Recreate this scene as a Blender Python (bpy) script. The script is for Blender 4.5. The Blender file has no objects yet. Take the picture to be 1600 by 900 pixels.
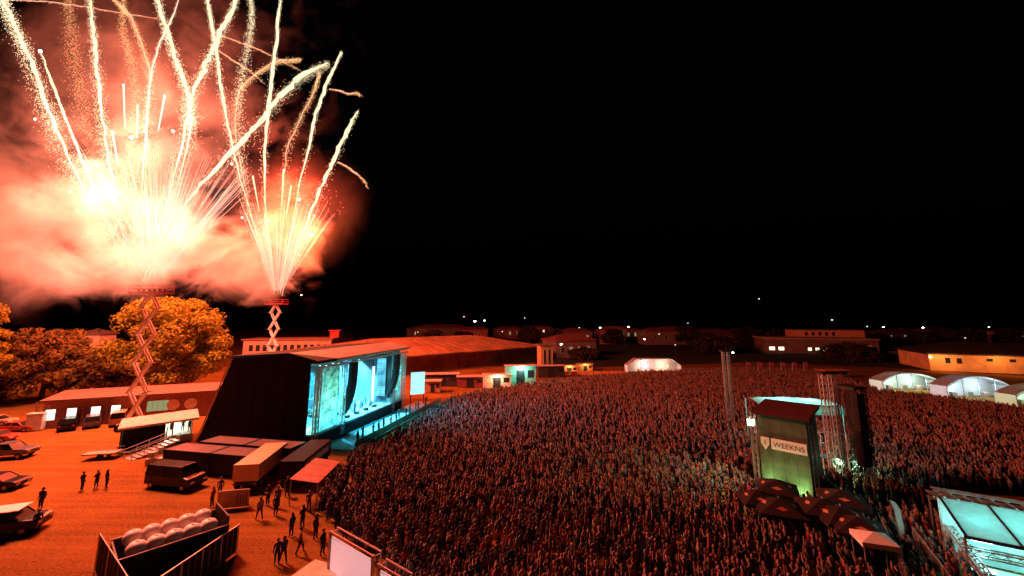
import bpy, bmesh, math, random
import numpy as np
from mathutils import Vector, Matrix
random.seed(7); rng = np.random.default_rng(7)
sc = bpy.context.scene
C = sc.collection
R = math.radians

# ------------------------------------------------------------------ camera
F_PX, H = 622.0, 17.0                       # focal length in photo pixels (1600 wide), camera height in metres
TH = math.atan(97 / F_PX)                   # pitched up a little, picture cropped off-centre
cam_d = bpy.data.cameras.new('camera'); cam = bpy.data.objects.new('camera', cam_d); C.objects.link(cam)
cam.location = (0, 0, H); cam.rotation_euler = (math.pi / 2 + TH, 0, 0)
cam_d.sensor_width = 36; cam_d.lens = F_PX / 1600 * 36; cam_d.shift_y = -50 / 1600
cam_d.clip_start = 0.1; cam_d.clip_end = 6000
sc.camera = cam
# ------------------------------------------------------------------ night sky
w = bpy.data.worlds.new('World'); sc.world = w; w.use_nodes = True
nt = w.node_tree
sky = nt.nodes.new('ShaderNodeTexSky'); sky.sky_type = 'NISHITA'; sky.sun_disc = False
sky.sun_elevation = R(-4); sky.sun_rotation = R(200)
bg = nt.nodes['Background']; nt.links.new(sky.outputs[0], bg.inputs[0]); bg.inputs[1].default_value = 0.03
# ------------------------------------------------------------------ exposure and sampling
sc.view_settings.view_transform = 'Standard'; sc.view_settings.look = 'None'
sc.view_settings.exposure = 0.0; sc.view_settings.gamma = 1.0; sc.view_settings.use_curve_mapping = False
sc.render.engine = 'CYCLES'
cy = sc.cycles
cy.use_denoising = True; cy.max_bounces = 5; cy.diffuse_bounces = 2; cy.glossy_bounces = 2; cy.transmission_bounces = 3
cy.volume_bounces = 0; cy.transparent_max_bounces = 8; cy.sample_clamp_indirect = 4; cy.sample_clamp_direct = 0
cy.volume_step_rate = 1.0; cy.volume_max_steps = 96; cy.use_light_tree = True

# ------------------------------------------------------------------ pixel -> place
_c, _s = math.cos(TH), math.sin(TH)
def ray(px, py):
    x = (px - 800) / F_PX; y = -(py - 400) / F_PX
    return Vector((x, _c - y * _s, _s + y * _c))
def P(px, py, z=0.0):                       # where that line of sight meets height z
    r = ray(px, py); t = (z - H) / r.z
    return Vector((r.x * t, r.y * t, z))
def D(px, py, Y):                           # the point of that line of sight at distance Y ahead
    r = ray(px, py); t = Y / r.y
    return Vector((r.x * t, Y, H + r.z * t))
def zt(px, py, base): return D(px, py, base.y).z

# ------------------------------------------------------------------ materials
MATS = {}
def mat(name, col=(.5, .5, .5), rough=.7, emit=None, es=0, var=.18, scale=1.5, metal=0, bump=0, trans=0, alpha=1, sample=False, hue=None):
    if name in MATS: return MATS[name]
    m = bpy.data.materials.new(name); m.use_nodes = True; MATS[name] = m
    n = m.node_tree; b = n.nodes['Principled BSDF']
    tc = n.nodes.new('ShaderNodeTexCoord'); nz = n.nodes.new('ShaderNodeTexNoise')
    nz.inputs['Scale'].default_value = scale; nz.inputs['Detail'].default_value = 6; nz.inputs['Roughness'].default_value = .65
    n.links.new(tc.outputs['Object'], nz.inputs['Vector'])
    rp = n.nodes.new('ShaderNodeValToRGB')
    c0 = [max(0, c * (1 - var * 1.6)) for c in col]; c1 = [min(1, c * (1 + var * 1.6)) for c in (hue or col)]
    rp.color_ramp.elements[0].position = .3; rp.color_ramp.elements[1].position = .7
    rp.color_ramp.elements[0].color = (*c0, 1); rp.color_ramp.elements[1].color = (*c1, 1)
    n.links.new(nz.outputs[0], rp.inputs[0]); n.links.new(rp.outputs[0], b.inputs['Base Color'])
    b.inputs['Roughness'].default_value = rough; b.inputs['Metallic'].default_value = metal
    if max(col) < .07: b.inputs['Specular IOR Level'].default_value = .22
    if bump:
        bp = n.nodes.new('ShaderNodeBump'); bp.inputs['Strength'].default_value = bump; bp.inputs['Distance'].default_value = .05
        n2 = n.nodes.new('ShaderNodeTexNoise'); n2.inputs['Scale'].default_value = scale * 8; n2.inputs['Detail'].default_value = 4
        n.links.new(tc.outputs['Object'], n2.inputs['Vector']); n.links.new(n2.outputs[0], bp.inputs['Height']); n.links.new(bp.outputs[0], b.inputs['Normal'])
    if emit:
        b.inputs['Emission Color'].default_value = (*emit, 1); b.inputs['Emission Strength'].default_value = es
        m.cycles.emission_sampling = 'FRONT_BACK' if sample else 'NONE'
    if trans:
        t = n.nodes.new('ShaderNodeBsdfTranslucent'); mx = n.nodes.new('ShaderNodeMixShader'); mx.inputs[0].default_value = trans
        n.links.new(rp.outputs[0], t.inputs[0])
        n.links.new(b.outputs[0], mx.inputs[1]); n.links.new(t.outputs[0], mx.inputs[2]); n.links.new(mx.outputs[0], n.nodes['Material Output'].inputs[0])
    return m
def glow(name, col, s, sample=False): return mat(name, (.05, .05, .05), .5, col, s, sample=sample)

# ------------------------------------------------------------------ mesh collector
class MB:
    def __init__(s): s.v = []; s.f = []; s.m = []
    def add(s, vs, fs, mi=0):
        o = len(s.v); s.v += [tuple(x) for x in vs]; s.f += [tuple(i + o for i in f) for f in fs]; s.m += [mi] * len(fs); return s
    def hexa(s, p, mi=0):                   # bottom ring 0-3, top ring 4-7
        return s.add(p, [(3, 2, 1, 0), (4, 5, 6, 7), (0, 1, 5, 4), (1, 2, 6, 5), (2, 3, 7, 6), (3, 0, 4, 7)], mi)
    def box(s, x0, x1, y0, y1, z0, z1, mi=0, taper=0):
        t = taper
        return s.hexa([(x0, y0, z0), (x1, y0, z0), (x1, y1, z0), (x0, y1, z0), (x0 + t, y0 + t, z1), (x1 - t, y0 + t, z1), (x1 - t, y1 - t, z1), (x0 + t, y1 - t, z1)], mi)
    def bar(s, a, b, wd, ht=None, mi=0):    # square bar between two points
        a = Vector(a); b = Vector(b); d = (b - a).normalized(); ht = ht or wd
        up = Vector((0, 0, 1)) if abs(d.z) < .95 else Vector((0, 1, 0))
        x = d.cross(up).normalized() * wd / 2; y = x.cross(d).normalized() * ht / 2
        return s.hexa([a - x - y, a + x - y, a + x + y, a - x + y, b - x - y, b + x - y, b + x + y, b - x + y], mi)
    def tube(s, pts, rad, n=6, mi=0, cap=True):
        pts = [Vector(p) for p in pts]; rings = []
        if not hasattr(rad, '__len__'): rad = [rad] * len(pts)
        vs = []; fs = []
        for i, p in enumerate(pts):
            d = (pts[min(i + 1, len(pts) - 1)] - pts[max(i - 1, 0)]).normalized()
            up = Vector((0, 0, 1)) if abs(d.z) < .9 else Vector((0, 1, 0))
            x = d.cross(up).normalized(); y = x.cross(d).normalized()
            for k in range(n):
                a = 2 * math.pi * k / n; vs.append(p + (x * math.cos(a) + y * math.sin(a)) * rad[i])
        for i in range(len(pts) - 1):
            for k in range(n):
                a = i * n + k; b = i * n + (k + 1) % n; fs.append((a, b, b + n, a + n))
        if cap: fs.append(tuple(range(n - 1, -1, -1))); fs.append(tuple(range((len(pts) - 1) * n, len(pts) * n)))
        return s.add(vs, fs, mi)
    def lathe(s, prof, n=16, c=(0, 0, 0), sx=1, sy=1, mi=0):
        vs = []; fs = []
        for r, z in prof:
            for k in range(n):
                a = 2 * math.pi * k / n; vs.append((c[0] + r * sx * math.cos(a), c[1] + r * sy * math.sin(a), c[2] + z))
        for i in range(len(prof) - 1):
            for k in range(n):
                a = i * n + k; b = i * n + (k + 1) % n; fs.append((a, b, b + n, a + n))
        fs.append(tuple(range(n - 1, -1, -1))); fs.append(tuple(range((len(prof) - 1) * n, len(prof) * n)))
        return s.add(vs, fs, mi)
    def prism(s, poly, y0, y1, mi=0, inset=0):   # polygon in x,z pushed along y
        n = len(poly)
        vs = [(x, y0, z) for x, z in poly] + [(x, y1, z) for x, z in poly]
        return s.add(vs, [tuple(range(n)), tuple(range(2 * n - 1, n - 1, -1))] + [(i, i + n, (i + 1) % n + n, (i + 1) % n) for i in range(n)], mi)
    def build(s, name, mats, parent=None, smooth=False, bevel=0):
        me = bpy.data.meshes.new(name); me.from_pydata(s.v, [], s.f)
        if not isinstance(mats, (list, tuple)): mats = [mats]
        for m in mats: me.materials.append(m)
        if len(mats) > 1: me.polygons.foreach_set('material_index', s.m)
        bm = bmesh.new(); bm.from_mesh(me)
        bmesh.ops.recalc_face_normals(bm, faces=bm.faces)
        if bevel: bmesh.ops.bevel(bm, geom=bm.edges[:], offset=bevel, segments=2, affect='EDGES', profile=.6)
        bm.to_mesh(me); bm.free()
        if smooth: me.polygons.foreach_set('use_smooth', [True] * len(me.polygons))
        o = bpy.data.objects.new(name, me); C.objects.link(o); o.parent = parent
        return o
def tag(o, label=None, cat=None, group=None, kind=None):
    if label: o['label'] = label
    if cat: o['category'] = cat
    if group: o['group'] = group
    if kind: o['kind'] = kind
    return o
def thing(name, label, cat, loc=(0, 0, 0), rz=0, group=None):
    o = bpy.data.objects.new(name, None); C.objects.link(o); o.empty_display_size = .3
    o.location = loc; o.rotation_euler = (0, 0, rz); return tag(o, label, cat, group)
def copy_tree(o, parent=None):
    c = o.copy(); C.objects.link(c); c.parent = parent
    for ch in [x for x in bpy.data.objects if x.parent == o]: copy_tree(ch, c)
    return c
def light(name, kind, loc, energy, col, parent=None, radius=.5, target=None, angle=60, blend=.6, size=None):
    d = bpy.data.lights.new(name, kind); d.energy = energy; d.color = col
    if kind == 'AREA':
        d.shape = 'RECTANGLE'; d.size, d.size_y = size
    else: d.shadow_soft_size = radius
    if kind == 'SPOT': d.spot_size = R(angle); d.spot_blend = blend
    o = bpy.data.objects.new(name, d); C.objects.link(o); o.parent = parent; o.location = loc
    if target is not None:
        v = Vector(target) - Vector(loc); o.rotation_euler = v.to_track_quat('-Z', 'Y').to_euler()
    return o
def nth(i):
    n = i + 1; return '%d%s' % (n, 'th' if 10 < n % 100 < 14 else {1: 'st', 2: 'nd', 3: 'rd'}.get(n % 10, 'th'))
def yaw(v): return math.atan2(v.y, v.x)

# shared materials
def ground_mat():
    m = bpy.data.materials.new('gravel_lot'); m.use_nodes = True; n = m.node_tree; b = n.nodes['Principled BSDF']
    tc = n.nodes.new('ShaderNodeTexCoord')
    def nz(s, d=6, r=.6):
        x = n.nodes.new('ShaderNodeTexNoise'); x.inputs['Scale'].default_value = s; x.inputs['Detail'].default_value = d; x.inputs['Roughness'].default_value = r
        n.links.new(tc.outputs['Object'], x.inputs['Vector']); return x
    a, c2 = nz(.09), nz(5, 4, .8)
    mx = n.nodes.new('ShaderNodeMix'); mx.data_type = 'FLOAT'; mx.inputs[0].default_value = .5
    mp = n.nodes.new('ShaderNodeMapping'); mp.inputs['Rotation'].default_value = (0, 0, .5); mp.inputs['Scale'].default_value = (.035, 1.1, 1); n.links.new(tc.outputs['Object'], mp.inputs['Vector'])
    tr_ = nz(1, 3, .5); n.links.new(mp.outputs[0], tr_.inputs['Vector'])
    m2 = n.nodes.new('ShaderNodeMix'); m2.data_type = 'FLOAT'; m2.inputs[0].default_value = .45; n.links.new(a.outputs[0], m2.inputs[2]); n.links.new(tr_.outputs[0], m2.inputs[3])
    n.links.new(m2.outputs[0], mx.inputs[2]); n.links.new(c2.outputs[0], mx.inputs[3])
    rp = n.nodes.new('ShaderNodeValToRGB'); e = rp.color_ramp.elements
    e[0].position = .41; e[0].color = (.12, .05, .012, 1); e[1].position = .6; e[1].color = (.33, .15, .03, 1)
    n.links.new(mx.outputs[0], rp.inputs[0]); n.links.new(rp.outputs[0], b.inputs['Base Color'])
    b.inputs['Roughness'].default_value = .95; b.inputs['Specular IOR Level'].default_value = .05
    bp = n.nodes.new('ShaderNodeBump'); bp.inputs['Strength'].default_value = .9; bp.inputs['Distance'].default_value = .12
    n.links.new(nz(3.5, 6, .75).outputs[0], bp.inputs['Height']); n.links.new(bp.outputs[0], b.inputs['Normal'])
    return m
BLACK = mat('black_cloth', (.012, .011, .012), .9, var=.3, scale=.8)
DARK = mat('dark_metal', (.03, .03, .032), .5, var=.3)
STEEL = mat('galvanised_steel', (.42, .42, .42), .45, metal=.6, var=.15, scale=3)
ALU = mat('aluminium_truss', (.45, .43, .4), .4, metal=.7, var=.15, scale=3)
WHITE = mat('white_paint', (.72, .7, .68), .5, var=.06)
RUBBER = mat('rubber', (.02, .02, .02), .8)
GLASS = mat('dark_glass', (.012, .012, .014), .3, var=.1)
RED = mat('red_paint', (.38, .04, .03), .5)

# ------------------------------------------------------------------ the ground and hills
g = MB(); N = 60
xs = [-2500 + 5000 * i / N for i in range(N + 1)]; ys = [-60 + 3500 * (i / N) ** 1.5 for i in range(N + 1)]
g.add([(x, y, 0) for y in ys for x in xs], [(j * (N + 1) + i, j * (N + 1) + i + 1, (j + 1) * (N + 1) + i + 1, (j + 1) * (N + 1) + i) for j in range(N) for i in range(N)])
tag(g.build('ground', ground_mat()), kind='structure', label='brown gravel showground under the crowd and car park')
fd = MB(); fa = [P(x, y) for x, y in ((560, 566), (860, 575), (1000, 572), (1180, 566), (1390, 575), (1640, 590))]
fd.add([(p.x, p.y, .03) for p in fa] + [(p.x * 6, 900, .03) for p in fa], [(i, i + 1, i + 7, i + 6) for i in range(5)])
tag(fd.build('field', mat('darkening_turf', (.025, .022, .01), .95, scale=.1)), kind='structure', label='dark grass sheet added to blacken the ground between the crowd and the town')  # grass sheet added over the gravel so the far ground stays near-black
h = MB(); nx, ny = 80, 14
def hill_z(x, y):
    k = (y - 900) / 900
    return max(0, 1 - abs(k - .55) / .6) * (58 + 34 * math.sin(x * .0031 + 1) + 16 * math.sin(x * .011 + y * .004)) * (1 if x < 0 else max(.35, 1 - x / 2200)) - 1
hx = [-2400 + 4800 * i / nx for i in range(nx + 1)]; hy = [900 + 900 * j / ny for j in range(ny + 1)]
h.add([(x, y, hill_z(x, y)) for y in hy for x in hx], [(j * (nx + 1) + i, j * (nx + 1) + i + 1, (j + 1) * (nx + 1) + i + 1, (j + 1) * (nx + 1) + i) for j in range(ny) for i in range(nx)])
tag(h.build('hills', mat('night_hillside', (.03, .035, .02), .95, scale=.02), smooth=True), kind='structure', label='dark hills beyond the town')

# ------------------------------------------------------------------ scissor lifts
L1 = P(207, 672); L2 = Vector((D(432, 470, 106).x, 106, 0))
PINKM = mat('lift_paint', (.82, .8, .76), .5, var=.12)
def make_lift(label, loc, top, rz):
    t = thing('scissor_lift', label, 'scissor lift', loc, rz, 'raised scissor lifts behind the stage')
    ch = MB().box(-1.6, 1.6, -1.1, 1.1, .45, 1.15).build('chassis', PINKM, t, bevel=.05)
    for sx in (-1.2, 1.2):
        for sy in (-1.15, 1.15):
            MB().tube([(sx, sy - .18, .5), (sx, sy + .18, .5)], .5, 14).build('wheel', RUBBER, t)
    n, z0, z1, hw = 4.5, 1.2, top - .3, 1.25
    dz = (z1 - z0) / n; mesh = {}
    k = 0; z = z0
    while z < z1 - .2:
        full = z + dz <= z1 + .1
        for sy in (-.3, .3):
            for sg in (-1, 1):
                key = (full, sg)
                if key not in mesh:
                    e = dz if full else z1 - z
                    x1 = -hw * sg if full else hw * sg * (1 - 2 * e / dz)
                    o = MB().bar((hw * sg, 0, 0), (x1, 0, e), .16, .26).build('scissor_arm', PINKM, t); mesh[key] = o.data
                else:
                    o = bpy.data.objects.new('scissor_arm', mesh[key]); C.objects.link(o); o.parent = t
                o.location = (0, sy + .12 * sg, z)
        MB().tube([(-hw, -1.1, z), (-hw, 1.1, z)], .07).build('pivot_rod', STEEL, t); MB().tube([(hw, -1.1, z), (hw, 1.1, z)], .07).build('pivot_rod', STEEL, t)
        z += dz
    pl = MB().box(-2.6, 2.6, -1.2, 1.2, z1, z1 + .28).build('platform', RED, t)
    r = MB()
    for x in (-2.55, -.9, .9, 2.55):
        for y in (-1.15, 1.15): r.bar((x, y, z1 + .28), (x, y, z1 + 1.3), .06)
    for zz in (.75, 1.3):
        r.bar((-2.55, -1.15, z1 + zz), (2.55, -1.15, z1 + zz), .06).bar((-2.55, 1.15, z1 + zz), (2.55, 1.15, z1 + zz), .06)
        r.bar((-2.55, -1.15, z1 + zz), (-2.55, 1.15, z1 + zz), .06).bar((2.55, -1.15, z1 + zz), (2.55, 1.15, z1 + zz), .06)
    r.build('guard_rail', RED, pl)
    for i in range(6): MB().tube([(-2 + i * .8, 0, z1 + .28), (-2 + i * .8, 0, z1 + .85)], .16, 8).build('firework_tube', DARK, pl)
    return t
make_lift('tall scissor lift with white arms in front of the large orange tree', L1, zt(222, 456, L1), R(4))
make_lift('farther scissor lift rising behind the stage roof with a red platform', L2, zt(432, 474, L2), R(-8))

# ------------------------------------------------------------------ fireworks
CORE = glow('firework_white', (1, .86, .52), 1.35); SPARK = glow('firework_spark', (1, .84, .5), 2.2)
GOLD = glow('firework_gold', (1, .5, .2), 2.4); PINK = glow('firework_pink', (1, .5, .36), 1.3); STAR = glow('firework_star', (1, .95, .88), 30)
THIN = glow('firework_streak', (1, .64, .5), 1.25)
def spark_mesh(name, pts, sizes, m, parent):
    n = len(pts); base = np.array([(1, 1, 1), (1, -1, -1), (-1, 1, -1), (-1, -1, 1)], float) * .58
    v = (pts[:, None, :] + base[None] * sizes[:, None, None]).reshape(-1, 3)
    idx = np.arange(n)[:, None] * 4
    f = np.concatenate([idx + np.array(q) for q in ((0, 1, 2), (0, 3, 1), (0, 2, 3), (1, 3, 2))])
    me = bpy.data.meshes.new(name); me.from_pydata(v.tolist(), [], f.tolist()); me.materials.append(m)
    o = bpy.data.objects.new(name, me); C.objects.link(o); o.parent = parent; o['kind'] = 'stuff'; return o
def curve_pts(px, Y0, Y1, n):
    px = np.array(px, float); t = np.linspace(0, 1, len(px)); s = np.linspace(0, 1, n)
    X = np.interp(s, t, px[:, 0]); Yp = np.interp(s, t, px[:, 1])
    k = np.ones(3) / 3
    for _ in range(2):
        X[1:-1] = np.convolve(X, k, 'valid'); Yp[1:-1] = np.convolve(Yp, k, 'valid')
    return [D(a, b, Y0 + (Y1 - Y0) * c) for a, b, c in zip(X, Yp, s)]
def comet(label, px, Y0, Y1, wd, core=1.0, sparks=500, spread=1.0, m=None, ms=None, wob=.25, head=False):
    """px runs from the far tip down to the shell it left; wd is the width in photo pixels."""
    pts = curve_pts(px, Y1, Y0, 46); org = pts[-1].copy(); org = Vector((org.x, org.y, org.z))
    t = thing('firework_comet', label, 'firework', org, 0, 'firework comets over the stage')
    pts = [p - org for p in pts]; sc_ = wd / F_PX * (Y0 + Y1) / 2
    n = len(pts)
    rad = []
    for i in range(n):
        s = i / (n - 1); rad.append(max(.03, sc_ * .25 * core * min(1, s * 5 + .12) * (1 - .3 * s) * (1 if s < .6 else max(.12, 1 - (s - .6) * 2.6)) * random.uniform(.75, 1.25)))
    ph = random.uniform(0, 6)
    jp = [p + Vector((random.gauss(0, 1), random.gauss(0, 1), random.gauss(0, .5))) * sc_ * .2 * wob + Vector((math.sin(ph + k * .55) + .6 * math.sin(ph * 2 + k * 1.3), math.cos(ph + k * .6), 0)) * sc_ * .08 for k, p in enumerate(pts)]
    if core > 0: MB().tube(jp, rad, 7).build('trail', m or CORE, t)
    if sparks:
        sparks = int(sparks * 3.2); s = rng.random(sparks) ** 1.15 * .92; i = np.minimum((s * (n - 1)).astype(int), n - 2); fr = s * (n - 1) - i
        A = np.array([tuple(p) for p in pts]); base = A[i] * (1 - fr[:, None]) + A[i + 1] * fr[:, None]
        off = rng.normal(0, 1, (sparks, 3)) * (sc_ * .36 * spread * (.35 + .65 * s))[:, None]; off[:, 2] -= np.abs(rng.normal(0, sc_ * .3, sparks))
        spark_mesh('spark_shower', base + off, rng.uniform(.022, .07, sparks) * Y0 / 64, ms or SPARK, t)
    if head: MB().lathe([(.0, -.22), (.17, -.16), (.24, 0), (.17, .16), (.0, .22)], 10, tuple(pts[0])).build('star', STAR, t)
    return t
Y1_, Y2_ = L1.y, L2.y
comet('broad white sparkling comet at the far left edge of the sky', [(-2, -20), (18, 30), (45, 85), (72, 160), (92, 215), (135, 310), (190, 420)], Y1_, Y1_ - 8, 22, .5, 1500, 1.25)
comet('thin comet with a glowing orange head low in the far left sky', [(63, 80), (80, 125), (100, 178), (122, 235), (150, 300), (195, 420)], Y1_, Y1_ + 5, 7, 1, 160, 1, head=True)
comet('wide pale comet rising straight up second from the left', [(138, -20), (146, 45), (151, 100), (157, 165), (166, 230), (205, 430)], Y1_, Y1_ + 8, 15, .6, 1000, 1.15)
comet('thick greenish white comet leaning left above the main burst', [(242, -20), (258, 40), (276, 95), (296, 150), (300, 200), (240, 430)], Y1_, Y1_ - 4, 17, .65, 1000, 1.1)
comet('white comet forming one arm of the bright crossing at the top', [(320, -20), (330, 30), (338, 80), (346, 140), (356, 195), (370, 260), (425, 455)], Y2_, Y2_ - 12, 11, .8, 600, 1.2)
comet('thick white comet forming the other arm of the crossing', [(376, -20), (358, 25), (338, 65), (322, 100), (303, 140), (292, 190), (232, 435)], Y1_, Y1_ + 10, 18, .75, 1000, 1.0)
comet('sparse glittering comet to the right of the crossing', [(390, -20), (395, 25), (388, 70), (376, 120), (372, 180), (380, 300), (428, 455)], Y2_, Y2_ + 10, 13, .0, 900, 1.3)
comet('long upright bright comet leaving the top of the frame', [(440, -20), (434, 45), (426, 110), (419, 170), (414, 235), (412, 300), (430, 460)], Y2_, Y2_ - 5, 11, .95, 350, 1.0)
comet('thick white comet arcing right with a pointed tip', [(514, 97), (490, 108), (462, 126), (436, 150), (412, 184), (372, 226), (318, 285), (268, 345), (226, 440)], Y1_, Y1_ + 14, 17, .95, 800, 1.3)
comet('slim comet leaning right with its tip highest at the right', [(534, 80), (522, 105), (507, 140), (494, 175), (484, 225), (468, 285), (437, 460)], Y2_, Y2_ + 8, 9, 1, 300, 1)
comet('rightmost bright comet reaching out into the dark sky', [(559, 173), (544, 200), (528, 235), (512, 270), (494, 310), (470, 370), (440, 462)], Y2_, Y2_ + 6, 12, 1, 300, 1)
comet('thin golden comet bending between the pale ones', [(284, -15), (268, 30), (250, 65), (237, 110), (230, 165), (222, 300), (218, 430)], Y1_, Y1_ + 6, 7, .8, 250, 1.2, THIN)
comet('faint golden comet curling beside the main burst', [(170, -10), (205, 25), (220, 65), (235, 110), (232, 180), (222, 420)], Y1_, Y1_ + 16, 9, .35, 700, 1.5, PINK, GOLD)
comet('faint golden comet drooping right of the bright crossing', [(470, 92), (430, 95), (400, 115), (372, 140), (366, 200), (390, 330), (428, 458)], Y2_, Y2_ + 14, 9, .3, 700, 1.4, PINK, GOLD)
comet('faint golden glitter trail behind the slim right comet', [(500, 112), (492, 140), (472, 180), (448, 230), (440, 330), (434, 460)], Y2_, Y2_ + 20, 9, .25, 500, 1.4, PINK, GOLD)
comet('faint hanging trail of orange glitter above the left burst', [(195, -15), (190, 40), (205, 90), (214, 160), (210, 300), (212, 430)], Y1_, Y1_ + 20, 14, 0, 800, 1.4, PINK, GOLD)
comet('drooping glitter trail at the far left behind the broad comet', [(105, -15), (112, 50), (120, 120), (135, 200), (170, 330), (205, 430)], Y1_, Y1_ + 18, 20, 0, 800, 1.6, PINK, GOLD)
for lb, px, Y in (('thin pink spark line crossing from the top left', [(10, 0), (70, 2), (130, 10), (190, 20), (245, 29)], Y1_), ('thin pink spark line crossing in front of the upright comet', [(335, 52), (375, 66), (410, 80), (440, 95), (475, 113)], Y2_),
                  ('thin lower spark line left of the upright comet', [(343, 80), (365, 95), (390, 110), (415, 132)], Y2_), ('small wriggling spark trail beyond the slim comet', [(515, 139), (530, 141), (545, 147), (558, 145), (567, 151)], Y2_),
                  ('small falling spark trail beside the rightmost comet', [(528, 253), (545, 262), (558, 272), (570, 283), (575, 296)], Y2_)):
    comet(lb, px, Y, Y + 3, 2.2, 1, 60, 2, PINK, GOLD, wob=1.5)
def fan(label, loc, top, a0, a1, lens, n, Y, stars):
    t = thing('firework_fan', label, 'firework', (loc.x, loc.y, top), 0, 'firework fans above the lifts')
    o = Vector((loc.x, loc.y, top)); mb = MB(); tips = []
    for i in range(n):
        a = R(a0 + (a1 - a0) * (i + random.uniform(-.4, .4)) / (n - 1)); L = lens * random.uniform(.72, 1.05); tilt = random.uniform(-.3, .3)
        d = Vector((math.sin(a), tilt, math.cos(a))).normalized(); p = [d * L * s - Vector((0, 0, L * L * s * s * .003)) for s in (.1, .3, .55, .78, 1)]
        r = Y / F_PX * random.uniform(.14, .42); mb.tube(p, [r * .25, r * .6, r, r, r * .3], 4); tips.append(p[-1])
    mb.build('streak_fan', THIN, t)['kind'] = 'stuff'
    A = np.array([tuple(x) for x in tips]); k = 2200
    b = A[rng.integers(0, n, k)] * rng.uniform(.35, 1.12, (k, 1)) + rng.normal(0, .7, (k, 3))
    spark_mesh('spark_shower', b, rng.uniform(.02, .07, k) * Y / 64, THIN, t)
    for (px, py, r, e, col) in stars:
        q = D(px, py, Y + random.uniform(-4, 4)) - o
        k_ = r * .3; MB().lathe([(0, -k_), (k_ * .7, -k_ * .7), (k_, 0), (k_ * .7, k_ * .7), (0, k_)], 10, tuple(q)).build('star', STAR, t)
        if e: light('star_light', 'POINT', q, e, col, t, radius=3.2 if e > 60000 else 1.5)
    for (px, py, qx, qy) in (((193, 135, 195, 200), (257, 150, 247, 205), (215, 165, 214, 215), (175, 205, 185, 260)) if Y < 80 else ((443, 265, 440, 320), (455, 290, 447, 340), (395, 275, 405, 330), (492, 335, 480, 360))):
        a = D(px, py, Y) - o; b2 = D(qx, qy, Y) - o
        MB().tube([a, (a + b2) / 2, b2], [.13 * Y / 64, .1 * Y / 64, .05], 6).build('rising_star', CORE, t)
    return t
OR = (1, .2, .115); WH = (1, .26, .14); RD = (1, .05, .015); OR2 = (1, .13, .04)
K1, K2 = 175000, 120000
fan('large peach firework fan over the nearer scissor lift', L1, zt(222, 456, L1) + 1, -34, 30, 26, 130, Y1_,
    [(150, 258, .7, K1 * .3, OR), (205, 215, .8, K1 * 1.1, OR), (270, 205, .5, K1 * 1.1, OR), (193, 133, .35, K1 * .5, OR), (257, 150, .35, K1 * .35, OR), (55, 186, .45, K1 * .35, WH), (300, 186, .3, 0, OR), (110, 300, .3, 0, OR), (230, 330, .3, K1 * .5, OR)])
fan('smaller red firework fan over the farther scissor lift', L2, zt(432, 474, L2) + 1, -26, 24, 31, 90, Y2_,
    [(468, 312, .8, K2 * 1.2, RD), (486, 368, .9, K2, OR2), (362, 256, .6, K2 * .7, OR), (378, 340, .4, 0, RD), (444, 266, .4, K2 * .6, RD), (420, 345, .4, K2 * .5, OR2)])

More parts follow.
